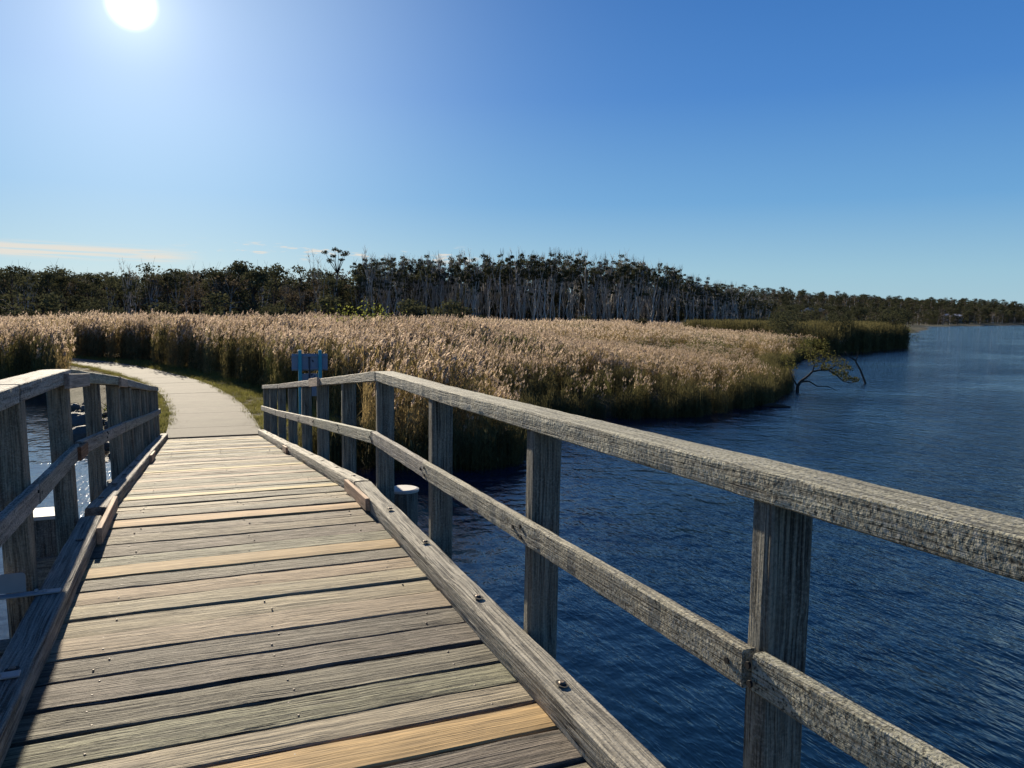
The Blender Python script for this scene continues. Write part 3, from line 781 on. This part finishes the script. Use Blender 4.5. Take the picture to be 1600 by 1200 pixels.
def build_reeds():
    near = [np_reed_clump(100+i, 14, 0.34, 1.55+.12*i, 3.1, True, 6, 1.0, 0.014) for i in range(6)]
    near += [np_reed_clump(150+i, 16, 0.36, 1.7, 2.75, False, 8, 1.0, 0.017, 0.14) for i in range(2)]
    far = [np_reed_clump(200+i, 34, 0.95, 1.8, 3.05, True, 3, 0.45, 0.026) for i in range(5)]
    rush = [np_reed_clump(300+i, 60, 0.8, 1.4, 2.4, False, 2, 1.0, 0.022, 0.10) for i in range(4)]
    def area(n, r0, r1, a0=-16, a1=60, seed=1):
        g = np.random.default_rng(seed); r = np.sqrt(g.uniform(r0*r0, r1*r1, n)); a = np.radians(g.uniform(a0, a1, n))
        return np.stack([r*np.sin(a), r*np.cos(a)], 1)
    def keep(P, extra=0.0):
        d = shore_dist(P); pd = path_dist(P)
        side = np.zeros(len(P))
        ok = (d > 0.15) & (pd > 2.3) & in_view(P, -18, 62)
        # verge on the left of the path stays low and open near the bridge
        ok &= ~((P[:, 0] < np.interp(P[:, 1], [p[1] for p in PATH_C], [p[0] for p in PATH_C])) & (P[:, 1] < 51) & (P[:, 0]/P[:, 1] > -0.140))
        ok &= ~((P[:, 0] < 0.3) & (P[:, 1] < 33.5)) & ~((P[:, 1] < 23.5) & (P[:, 0] < 3.5))
        # the tip of the bank on the right is green rushes and low scrub
        return ok, d
    def fbm(P, s, o=0):
        return np.array([mnoise.noise(Vector((x*s+o, y*s, o))) for x, y in P])
    # near reeds
    P = area(16500, 14, 58, seed=2); ok, d = keep(P); P = P[ok]; d = d[ok]
    g = np.random.default_rng(4)
    slope = np.interp(P[:, 0], [8, 16, 26], [.038, .024, .013]); low = np.interp(P[:, 0], [8, 26], [.42, .26])
    hs = np.clip(low+slope*d, low, 0.80); hs *= 1+0.20*fbm(P, 0.30, 5)+0.12*fbm(P, 1.1, 9)
    hs = np.where((path_dist(P) < 6) | (P[:, 0] < 1.5), np.clip(hs, 0.72, 1.05), hs)
    hs = hs*g.uniform(0.80, 1.12, len(P))
    # open, darker pockets
    m_ = (fbm(P, 0.22, 31) < 0.30) & (g.random(len(P)) < np.clip(0.45+d*0.16, 0, 1))
    P, d, hs = P[m_], d[m_], hs[m_]
    z = ground_z(P)
    scatter('reed_bed', np.column_stack([P, z]), g.uniform(-0.9, 0.9, len(P)), hs, np.where((fbm(P, 0.35, 44) > 0.18) & (g.random(len(P)) < .7) | (g.random(len(P)) < .07), 6+g.integers(0, 2, len(P)), g.integers(0, 6, len(P))), near, 'tall brown reeds with pale feathery plumes across the marsh')
    # far reeds
    P = area(9500, 56, 150, seed=3); ok, d = keep(P); P = P[ok]; d = d[ok]
    greenish = (P[:, 0] > 60+8*fbm(P, 0.06, 2)) & (d < 24+8*fbm(P, 0.05, 8))
    q = P[~greenish]; hs = 0.80*(1+0.22*fbm(q, 0.10, 15)+0.12*fbm(q, 0.5, 11))*g.uniform(0.9, 1.05, len(q))
    hs = hs*np.where(q[:, 0] > 22, np.clip(0.55+0.02*shore_dist(q), 0.5, 1), 1)
    hs = hs*np.clip(1.0-(np.hypot(q[:, 0], q[:, 1])-80)/260*(q[:, 0] > 20), .7, 1)
    scatter('far_reed_bed', np.column_stack([q, ground_z(q)]), g.uniform(-0.9, 0.9, len(q)), hs, g.integers(0, 5, len(q)), far, 'pale plumed reeds further back towards the trees')
    # green rushes: along the water's edge and out at the point
    q = P[greenish]
    P2 = area(5200, 60, 130, 30, 56, seed=8); ok, d2 = keep(P2); P2 = P2[ok & (shore_dist(P2) < 22) & (P2[:, 0] > 56)]
    q = np.concatenate([q, P2])
    E = area(30000, 14, 75, seed=9); de = shore_dist(E); pde = path_dist(E)
    e = E[(de > -0.30) & (de < 0.75) & (E[:, 0] > 2.4) & (pde > 2)]
    hs = np.concatenate([1.15*(1+0.15*fbm(q, 0.1, 3)), 0.22+0.28*g.random(len(e))])
    q = np.concatenate([q, e]); z = np.maximum(ground_z(q), -1.8)
    scatter('rush_bed', np.column_stack([q, z]), g.uniform(0, 6.28, len(q)), hs, g.integers(0, 4, len(q)), rush, 'dark green rushes along the water edge and on the far point')
build_reeds()

# verge grass and reed litter beside the path
def build_grass():
    g = random.Random(12); V = []; F = []
    tuft = []
    for s in range(4):
        r = random.Random(40+s); v = []; f = []
        for i in range(38):
            a = r.uniform(0, 6.28); q = 0.16*math.sqrt(r.random()); b = Vector((q*math.cos(a), q*math.sin(a), -0.01)); h = r.uniform(.04, .13)
            t = b+Vector((r.gauss(0, .04), r.gauss(0, .04), h)); sd = Vector((r.uniform(-1, 1), r.uniform(-1, 1), 0)).normalized()*0.005
            k = len(v); v += [tuple(b-sd), tuple(b+sd), tuple(t)]; f.append((k, k+1, k+2))
        tuft.append(mesh_from('grass_tuft', v, f, (M['grass'],)))
    gg = np.random.default_rng(6); P = np.stack([gg.uniform(-16, 8, 30000), gg.uniform(18.6, 60, 30000)], 1)
    pd = path_dist(P); d = shore_dist(P)
    left = P[:, 0] < np.interp(P[:, 1], [p[1] for p in PATH_C], [p[0] for p in PATH_C])
    P = P[(pd > 1.04) & (pd < np.where(left, 1.45, 3.2)) & (d > 0.25)]
    scatter('verge_grass', np.column_stack([P, ground_z(P)]), gg.uniform(0, 6.28, len(P)), gg.uniform(0.6, 1.5, len(P)), gg.integers(0, 4, len(P)), tuft, 'short yellow green grass along both sides of the concrete path')
    # litter on the left verge
    lit = []
    for s in range(2):
        r = random.Random(60+s); v = []; f = []
        for i in range(40):
            c = Vector((r.uniform(-.3, .3), r.uniform(-.3, .3), r.uniform(0, .05))); a = r.uniform(0, 6.28); L = r.uniform(.05, .2)
            dd = Vector((math.cos(a), math.sin(a), r.uniform(-.2, .3)))*L; sd = Vector((-math.sin(a), math.cos(a), 0))*.006
            k = len(v); v += [tuple(c-sd), tuple(c+sd), tuple(c+dd)]; f.append((k, k+1, k+2))
        lit.append(mesh_from('litter_patch', v, f, (M['litter'],)))
    P = np.stack([gg.uniform(-16, 8, 9000), gg.uniform(18.6, 60, 9000)], 1); pd = path_dist(P); d = shore_dist(P)
    P = P[(pd > 1.10) & (pd < 2.8) & (d > -0.2)]
    scatter('reed_litter', np.column_stack([P, ground_z(P)]), gg.uniform(0, 6.28, len(P)), gg.uniform(0.6, 1.3, len(P)), gg.integers(0, 2, len(P)), lit, 'dead reed litter lying at the foot of the reeds')
build_grass()

# ------------------------------------------------------------------ trees
def leaf_cloud(r, centers, per, size, V, F):
    """leaf-sized faces spread through clumps; centers: (point, radius)"""
    for c, rad in centers:
        n = int(per*max(.5, rad))
        for i in range(n):
            d = Vector((r.gauss(0, 1), r.gauss(0, 1), r.gauss(0, 1))).normalized()*rad*(r.random()**0.4); d.z *= 0.62
            p = c+d; s = size*r.uniform(.55, 1.3)
            a = Vector((r.gauss(0, 1), r.gauss(0, 1), r.gauss(0, .7))).normalized(); b_ = a.cross(Vector((r.gauss(0, 1), r.gauss(0, 1), r.gauss(0, 1)))).normalized()
            k = len(V); V += [tuple(p-a*s*.5), tuple(p+b_*s*.28), tuple(p+a*s*.5), tuple(p-b_*s*.28)]; F.append((k, k+1, k+2, k+3))

def pale_tree(seed, H=12.5, leafy=1.0):
    """tall thin pale trunk, forked high up, with a small high crown"""
    r = random.Random(seed); V = []; F = []; C = []
    lean = Vector((r.gauss(0, .07), r.gauss(0, .05), 0)); P = []; x = Vector((0, 0, -0.4)); w = Vector((0, 0, 0))
    for i in range(7):
        t = i/6; P.append(Vector((0, 0, -0.4))+Vector((lean.x*H*t, lean.y*H*t, H*0.74*t))+w); w = w+Vector((r.gauss(0, .16), r.gauss(0, .1), 0))
    R0 = r.uniform(.09, .15); tube(P, [R0*(1-.55*i/6) for i in range(7)], 5, V=V, F=F)
    for l in range(r.randint(4, 7)):
        j = r.choice([2, 3, 3, 4, 4, 5, 5, 6]); b = P[j]; a = r.uniform(0, 6.28); up_ = (H-b.z)*r.uniform(.65, 1.05)
        d = Vector((math.cos(a), math.sin(a), 0))*up_*r.uniform(.12, .34); q = [b, b+d*.55+Vector((0, 0, up_*.4)), b+d*.8+Vector((0, 0, up_*.72)), b+d+Vector((r.gauss(0, .2), r.gauss(0, .2), up_))]
        tube(q, [R0*.5, R0*.36, R0*.24, R0*.1], 4, V=V, F=F)
        for tw in range(3):
            s = q[2].lerp(q[3], r.random()); tube([s, s+Vector((r.gauss(0, .35), r.gauss(0, .35), r.uniform(.4, 1.0)))], [R0*.16, R0*.06], 3, V=V, F=F)
        for c_ in range(3):
            if r.random() < leafy*.8: C.append((q[2].lerp(q[3], r.uniform(-.6, 1.0))+Vector((r.gauss(0, .3), r.gauss(0, .3), r.gauss(0, .2))), r.uniform(.22, .55)))
        for c_ in range(3): tube([q[3]-Vector((0, 0, .3)), q[3]+Vector((r.gauss(0, .35), r.gauss(0, .35), r.uniform(.3, 1.1)))], [.022, .008], 3, V=V, F=F)
        if r.random() < leafy*.5: C.append((q[3]+Vector((0, 0, -.2)), r.choice((.35, .5, .7))*r.uniform(.9, 1.1)))
        if r.random() < leafy*.65: C.append((q[2]+Vector((r.gauss(0, .4), r.gauss(0, .4), .1)), r.uniform(.35, .8)))
    for tw in range(5):   # dead side sticks on the lower trunk
        s = P[r.randint(1, 4)]; a = r.uniform(0, 6.28); tube([s, s+Vector((math.cos(a)*.7, math.sin(a)*.7, r.uniform(.8, 2)))], [R0*.25, R0*.06], 3, V=V, F=F)
    lv, lf = [], []; leaf_cloud(r, C, 110, 0.28, lv, lf)
    return mesh_from('trunk', V, F, (M['bark_pale'],), smooth=True), (mesh_from('crown', lv, lf, (M['leaf_olive'],)) if lf else None)

def bushy_tree(seed, H=8, W=4.2, low=0.12, mat='leaf_olive', per=70, size=.34, barkm='bark_dark'):
    r = random.Random(seed); V = []; F = []; C = []
    P = [Vector((0, 0, -.4)), Vector((r.gauss(0, .2), 0, H*.3)), Vector((r.gauss(0, .4), r.gauss(0, .3), H*.6))]
    tube(P, [.2*H/8, .15*H/8, .09*H/8], 6, V=V, F=F)
    n = int(14*W/4.2)
    for i in range(n):
        a = r.uniform(0, 6.28); t = r.random()**.8; z = H*(low+(0.93-low)*t); rad = W/2*math.sqrt(max(.05, 1-((t-.35)/.72)**2))
        c = Vector((math.cos(a)*rad*r.uniform(.3, .95), math.sin(a)*rad*r.uniform(.3, .95), z)); q = r.uniform(.75, 1.35)*W/4.6
        C.append((c, q)); b = P[1].lerp(P[2], min(1, t+.05)) if t > .3 else P[0].lerp(P[1], .8)
        tube([b, b.lerp(c, .55)+Vector((0, 0, .25)), c], [.055*H/8, .04*H/8, .015], 4, V=V, F=F)
        if r.random() < .5:
            tube([c, c+Vector((r.gauss(0, .4), r.gauss(0, .4), q+.35))], [.02, .006], 3, V=V, F=F)
    lv, lf = [], []; leaf_cloud(r, C, per, size, lv, lf)
    return mesh_from('trunk', V, F, (M[barkm],), smooth=True), mesh_from('crown', lv, lf, (M[mat],))

def place_tree(name, var, x, y, s, rz, label, cat, group, z=None, sz=1.0):
    z = zg(x, y) if z is None else z
    r = empty(name, (x, y, z), rz); r.scale = (s, s, s*sz)
    r.matrix_basis = Matrix.Translation((x, y, z)) @ Matrix.Rotation(rz, 4, 'Z') @ Matrix.Diagonal((s, s, s*sz, 1))
    t, c = var
    for nm, me in (('trunk', t), ('crown', c)):
        if me is None: continue
        o = bpy.data.objects.new(nm, me); col.objects.link(o); o.parent = r
    tag(r, label, cat, group); return r

def polar(px, D):
    """point at distance D in the direction in which the photo shows column px at the horizon"""
    d = r2*((px-800)/1200) + fwd + u2*(0.089); a = math.atan2(d.x, d.y); return D*math.sin(a), D*math.cos(a)

def build_forest():
    rr = random.Random(77)
    PALE = [pale_tree(400+i, 12.5, lf) for i, lf in enumerate((1, .9, .8, 1, .6, .9, .25, .0))]
    BUSH = [bushy_tree(500+i, 8, 4.4, .10) for i in range(5)]
    BRN = [bushy_tree(520+i, 6.5, 4.2, .05, 'leaf_brown', 50, .3, 'bark_pale') for i in range(3)]
    SHR = [bushy_tree(540+i, 3.4, 3.6, .04, 'leaf_olive', 80, .28) for i in range(3)]
    # skyline of the wood, in metres above the ground at 130 m, by photo column
    sk = [(-60, 9.4), (0, 9.9), (100, 9.9), (200, 10.1), (300, 11.6), (350, 11.9), (420, 11.4), (520, 11.6), (600, 12.2), (700, 12.6), (800, 13.4), (900, 13.2), (980, 12.6), (1040, 11.6), (1090, 9.8), (1150, 8.0), (1200, 6.4), (1260, 5.4)]
    H = lambda px: float(np.interp(px, [a for a, _ in sk], [b for _, b in sk]))
    gp = 'pale trunked trees in the wood behind the reeds'; gd = 'dark bushy trees at the edge of the wood'
    def open_tree(seed):
        r = random.Random(seed); V = []; F = []; C = []
        tube([Vector((0, 0, -.4)), Vector((.2, 0, 4)), Vector((-.1, 0, 7.6)), Vector((.1, 0, 9.4))], [.2, .16, .12, .09], 6, V=V, F=F)
        for a_, l_, h_ in ((0.1, 1.7, 12.2), (.9, 1.2, 12.5), (1.9, .5, 12.7), (2.9, 1.9, 12.1), (3.9, 1.3, 11.6), (5.2, 1.5, 11.9), (3.1, 1.2, 10.9), (.3, 1.0, 11.2)):
            e = Vector((math.cos(a_)*l_, math.sin(a_)*l_*.6, h_)); tube([Vector((.1, 0, 9.0)), Vector((e.x*.5, e.y*.5, 10.4)), e], [.08, .05, .02], 5, V=V, F=F); C.append((e, r.uniform(.45, .68)))
        lv, lf = [], []; leaf_cloud(r, C, 170, .26, lv, lf)
        return mesh_from('trunk', V, F, (M['bark_dark'],), smooth=True), mesh_from('crown', lv, lf, (M['leaf_olive'],))
    for i in range(205):      # the stand of bare pale trunks, centre and right
        px = 560+ (i*3.17+rr.uniform(-6, 6)) % 640; D = rr.uniform(124, 146); x, y = polar(px, D)
        s = H(px)*rr.uniform(.84, 1.04)/12.5*D/132
        v = PALE[rr.randint(0, 5)] if rr.random() < .86 else PALE[rr.choice((6, 7))]
        place_tree('paperbark_tree', v, x, y, s, rr.uniform(0, 6.28), 'slender pale trunked tree in the dense stand of bare trunks behind the reeds', 'tree', gp, sz=1.0)
    for i in range(26):       # scattered pale trunks on the left
        px = rr.uniform(20, 600); D = rr.uniform(108, 130); x, y = polar(px, D); s = H(px)*rr.uniform(.66, .86)/12.5*D/130
        place_tree('paperbark_tree', PALE[rr.randint(0, 7)], x, y, s, rr.uniform(0, 6.28), 'pale leaning trunk among the dark bushy trees left of the bare stand', 'tree', 'scattered pale trunks on the left of the wood')
    for i in range(85):       # bushy canopy on the left
        px = rr.uniform(-70, 640); D = rr.uniform(112, 150); x, y = polar(px, D); s = H(px)*rr.uniform(.80, 1.06)/8*D/135
        v = BUSH[rr.randint(0, 4)] if rr.random() < .62 else BRN[rr.randint(0, 2)]
        place_tree('bushy_tree', v, x, y, s, rr.uniform(0, 6.28), 'dark bushy tree in the wood behind the reeds on the left', 'tree', gd)
    # the one emergent tree with an open crown and tall dead spars
    x, y = polar(527, 118)
    place_tree('emergent_tree', open_tree(990), x, y, 0.98, 0.4, 'tree with an open flat crown standing above the canopy left of centre', 'tree', None)
    for px, s, lb in ((500, .92, 'bare dead tree top sticking up just left of the flat crowned tree'), (582, .98, 'forked dead tree top sticking up right of the flat crowned tree'), (205, .76, 'bare twiggy tree top breaking the far left skyline')):
        x, y = polar(px, 118); place_tree('dead_tree', PALE[7], x, y, s, px, lb, 'dead tree', 'dead trees on the skyline')
    # lower shrubs in front of the wood
    ords = 'first second third fourth fifth sixth seventh eighth ninth tenth eleventh twelfth thirteenth fourteenth fifteenth sixteenth seventeenth eighteenth'.split()
    for i, px in enumerate((20, 60, 130, 250, 330, 420, 445, 500, 640, 665, 690, 720, 760, 905, 1000, 1210, 1235, 1255)):
        near = 420 <= px <= 730
        D = rr.uniform(70, 88) if near else rr.uniform(92, 106); x, y = polar(px, D)
        place_tree('shrub', SHR[i % 3], x, y, rr.uniform(.85, 1.2)*(1.35 if px < 400 else (1.2 if near else .85)), rr.uniform(0, 6), ords[i]+' dark shrub from the left along the back of the reeds', 'shrub', 'shrubs at the back of the reeds')
    for px, D, s, v, lb in ((560, 44, 1.08, bushy_tree(601, 3.4, 4.6, .25, 'leaf_green', 60, .13), 'green leafed shrub rising out of the plumed reeds above the rail corner'),
                            (612, 48, 1.0, bushy_tree(602, 3.3, 3.6, .05, 'leaf_brown', 120, .12, 'bark_dark'), 'brown twiggy shrub beside the green shrub in the reeds'),
                            (842, 86, .62, bushy_tree(603, 3.4, 8.0, .25, 'leaf_olive', 110, .25), 'low dark spreading shrub in the reeds before the bare trunks'),
                            (668, 72, .95, bushy_tree(604, 3.9, 5.5, .05, 'leaf_olive', 90, .2), 'dark tangled shrub behind the reeds left of the bare trunks'),
                            (150, 88, .9, bushy_tree(605, 4.6, 6, .05, 'leaf_olive', 90, .22), 'broad green shrub behind the reeds on the far left'),
                            (1235, 78, .9, bushy_tree(606, 4.2, 6, .05, 'leaf_olive', 100, .2), 'dark green shrub among the reeds right of the bare trunks'),
                            (1300, 88, .85, bushy_tree(607, 4.0, 6, .05, 'leaf_olive', 100, .2), 'low green shrub on the reed bank near the point'),
                            (1392, 108, .95, bushy_tree(608, 4.6, 6.5, .02, 'leaf_olive', 110, .22), 'dense dark shrub at the tip of the reedy point'),
                            (1418, 112, .62, bushy_tree(609, 4.2, 5, .02, 'leaf_green', 50, .2), 'thin pale shrub overhanging the water at the tip of the point')):
        x, y = polar(px, D); place_tree('shrub', v, x, y, s, 0.3, lb, 'shrub', None)
    # the mass of the wood behind the trees that can be told apart
    def mass(name, meshes, pts, scl, label):
        P = np.array(pts); z = ground_z(P)
        g = np.random.default_rng(len(P)); scatter(name, np.column_stack([P, z]), g.uniform(0, 6.28, len(P)), np.array(scl), g.integers(0, len(meshes), len(P)), meshes, label)
    def joined(pair):
        a, b = pair; nv = len(a.vertices); V = [tuple(v.co) for v in a.vertices]+[tuple(v.co) for v in b.vertices]
        F = [tuple(p.vertices) for p in a.polygons]+[tuple(i+nv for i in p.vertices) for p in b.polygons]
        return mesh_from('tree_mass_part', V, F, (a.materials[0], b.materials[0]), midx=[0]*len(a.polygons)+[1]*len(b.polygons))
    JB = [joined(v) for v in BUSH+BRN]; JP = [joined(PALE[i]) for i in (0, 1, 3)]
    pts, sc_ = [], []
    for i in range(900):
        px = rr.uniform(-120, 1270); D = rr.uniform(140, 210); x, y = polar(px, D); pts.append((x, y)); sc_.append(H(px)*rr.uniform(.52, .73 if px > 560 else .92)/8*D/150)
    mass('woodland', JB, pts, sc_, 'dark mass of woodland behind the front trees')
    pts, sc_ = [], []
    for i in range(260):
        px = rr.uniform(560, 1190); D = rr.uniform(142, 185); x, y = polar(px, D); pts.append((x, y)); sc_.append(H(px)*rr.uniform(.72, .90)/12.5*D/140)
    mass('back_woodland', JP, pts, sc_, 'more pale trunks deep in the wood')
    # distant scrubby hills, left and right
    pts, sc_ = [], []
    for i in range(9000):
        D = 150+ (rr.random()**.8)*1050; px = rr.uniform(1010, 1760) if rr.random() < .72 else rr.uniform(-80, 900); x, y = polar(px, D)
        pts.append((x, y)); sc_.append(rr.uniform(.45, .95)*(0.75+D/900))
    P = np.array(pts); d = shore_dist(P); ok = d > 12; P = P[ok]; S = np.array(sc_)[ok]
    g = np.random.default_rng(3); scatter('hill_scrub', np.column_stack([P, ground_z(P)]), g.uniform(0, 6.28, len(P)), S, g.integers(0, len(JB), len(P)), JB, 'dense olive scrub covering the distant low hills')
    # single trees breaking the distant skyline
    for k_, (px, D, s) in enumerate(((1288, 420, 1.0), (1335, 420, .9), (1378, 400, 1.25), (1392, 395, 1.2), (1440, 400, 1.25), (1452, 410, 1.1), (1540, 900, 1.6), (1562, 960, 1.6), (1515, 800, 1.4))):
        x, y = polar(px, D)
        if shore_dist([(x, y)])[0] < 8: continue
        place_tree('skyline_tree', BUSH[px % 5], x, y, s, 1.0, ords[k_]+' small tree from the left breaking the skyline of the right hills', 'tree', 'trees on the distant skyline')
    return zg
build_forest()

# distant houses on the hill
def house(px, D, w, h, label):
    x, y = polar(px, D); z = zg(x, y)+2.2; rz = -math.atan2(x, y)
    r = empty('house', (x, y, z), rz); tag(r, label, 'house', 'houses on the distant hill')
    T = Matrix.Translation((x, y, z)) @ Matrix.Rotation(rz, 4, 'Z')
    V, F = [], []; box_vf(-w/2, w/2, 0, 8, -4, h, V, F); link('wall', mesh_from('wall', V, F, (M['house_wall'],)), r, T)
    V = [(-w/2-.5, -.5, h), (w/2+.5, -.5, h), (w/2+.5, 8.5, h), (-w/2-.5, 8.5, h), (-w/4, 4, h+2), (w/4, 4, h+2)]
    link('roof', mesh_from('roof', V, [(0, 1, 5, 4), (1, 2, 5), (2, 3, 4, 5), (3, 0, 4), (3, 2, 1, 0)], (M['house_roof'],)), r, T)
    for i in range(3):
        V, F = [], []; cx = -w*.3+i*w*.3; box_vf(cx-.7, cx+.7, -.06, 0.02, h-2, h-.6, V, F); link('window', mesh_from('window', V, F, (M['glass'],)), r, T)
house(1272, 400, 13, 3.0, 'pale roofed house half hidden in the scrub on the nearer hill')
house(1556, 980, 20, 3.2, 'small pale house on the ridge at the far right')
house(1488, 700, 17, 2.6, 'low flat house on the top of the middle hill')

# ------------------------------------------------------------------ mangrove, dead branch, driftwood
def build_mangrove():
    x0, y0 = 25.9, 28.0
    r = empty('mangrove_tree', (x0, y0, WATER_Z)); tag(r, 'small crooked mangrove leaning out over the water at the end of the reeds', 'tree')
    rt = Vector((math.cos(0.72), -math.sin(0.72), 0)); dp = Vector((math.sin(.72), math.cos(.72), 0)); U = Vector((0, 0, 1))
    P = lambda a, h, d=0: Vector((x0, y0, WATER_Z))+rt*a+dp*d+U*h
    V, F = [], []; T = lambda pts, rad: tube(pts, rad, 6, V=V, F=F)
    T([P(0, -.5), P(.0, .25), P(.12, .5), P(.42, .75), P(.62, .98), P(.9, 1.05), P(1.3, 1.08), P(1.7, .82), P(1.95, .58), P(2.3, .52), P(2.55, .6)], [.10, .085, .07, .055, .05, .042, .038, .032, .024, .016, .008])
    T([P(.12, .5), P(.5, .52), P(.85, .30), P(1.3, .32), P(1.75, .12)], [.05, .035, .028, .02, .008])
    T([P(.62, .98), P(.7, 1.3, .1), P(.5, 1.7, .2), P(.55, 2.1, .2)], [.04, .03, .02, .008]); T([P(1.0, 1.07), P(1.1, 1.5, -.1), P(1.3, 2.0, .1)], [.035, .022, .008])
    T([P(1.3, 1.08), P(1.7, 1.35, .1), P(2.1, 1.25, .2)], [.03, .018, .007]); T([P(.0, .25), P(-.3, .8, .2), P(-.5, 1.5, .3)], [.04, .025, .008])
    C = Matrix.Translation((x0, y0, WATER_Z)); off = lambda vs: [(a-x0, b-y0, c-WATER_Z) for a, b, c in vs]
    link('trunk', mesh_from('trunk', off(V), F, (M['bark_dark'],), smooth=True), r, C)
    g = random.Random(9); lv, lf = [], []
    cs = [(P(-.45, 1.55, .3), .42), (P(-.3, 1.2, .2), .34), (P(.3, 1.95, .2), .5), (P(.6, 1.75, .2), .5), (P(.75, 1.45, 0), .42), (P(1.1, 1.9, .1), .48), (P(1.35, 1.6, .1), .48), (P(1.75, 1.4, .1), .42), (P(2.05, 1.15, .2), .34),
          (P(1.0, 2.3, .1), .4), (P(.3, 2.35, .1), .38), (P(1.6, 1.0), .26), (P(2.1, .72), .24), (P(2.45, .68), .22), (P(1.2, 1.2), .3), (P(1.9, .9), .25)]
    leaf_cloud(g, cs, 230, .10, lv, lf)
    link('crown', mesh_from('crown', off(lv), lf, (leaf_material('mangrove_leaves', (0.05, 0.052, 0.016), (0.17, 0.16, 0.055), .35, 3.0, .1),)), r, C)
    # dead branch
    x1, y1 = 33.0, 30.7
    Q = lambda a, h, d=0: rt*a+dp*d+U*h
    V, F = [], []; tube([Q(0.05, -.6), Q(0, .05), Q(-.28, .75), Q(-.50, 1.12), Q(-.52, 1.22), Q(-.85, 1.42), Q(-1.08, 1.72)], [.07, .065, .055, .05, .06, .03, .014], 6, V=V, F=F)
    tube([Q(-.52, 1.2), Q(-.44, 1.5), Q(-.42, 1.75)], [.03, .016, .007], 5, V=V, F=F); tube([Q(-.28, .75), Q(-.45, .85)], [.02, .008], 5, V=V, F=F)
    tube([Q(-.85, -.3), Q(-.8, .35), Q(-.95, .8), Q(-1.0, 1.1)], [.014, .012, .01, .005], 4, V=V, F=F)
    b = link('dead_branch', mesh_from('dead_branch', V, F, (M['bark_dark'],), smooth=True), None, Matrix.Translation((x1, y1, WATER_Z))); tag(b, 'bare dead branch sticking out of the water right of the mangrove', 'branch')
    # driftwood lying at the reed edge
    V, F = tube([(-.5, 0, .0), (-.2, .05, .06), (.2, -.02, .05), (.55, .06, .02)], [.05, .08, .07, .03], 6)
    tag(link('driftwood', mesh_from('driftwood', V, F, (M['bark_dark'],), smooth=True), None, Matrix.Translation((20.6, 23.4, WATER_Z)) @ Matrix.Rotation(-.7, 4, 'Z')), 'short dark log floating at the foot of the reeds left of the mangrove', 'log')
build_mangrove()
# plants by the left end of the bridge
g0 = bushy_tree(701, 0.62, .9, .05, 'leaf_green', 60, .05)
place_tree('bank_shrub', g0, -2.5, 24.2, 1.0, 0, 'small bright green plant on the left bank seen under the left rail', 'plant', None)
g1 = bushy_tree(702, 1.0, 1.2, .2, 'leaf_brown', 14, .05)
place_tree('bank_shrub', g1, -6.4, 47.5, 1.2, 0, 'thin brown twiggy plant leaning over the left edge of the path', 'plant', None)
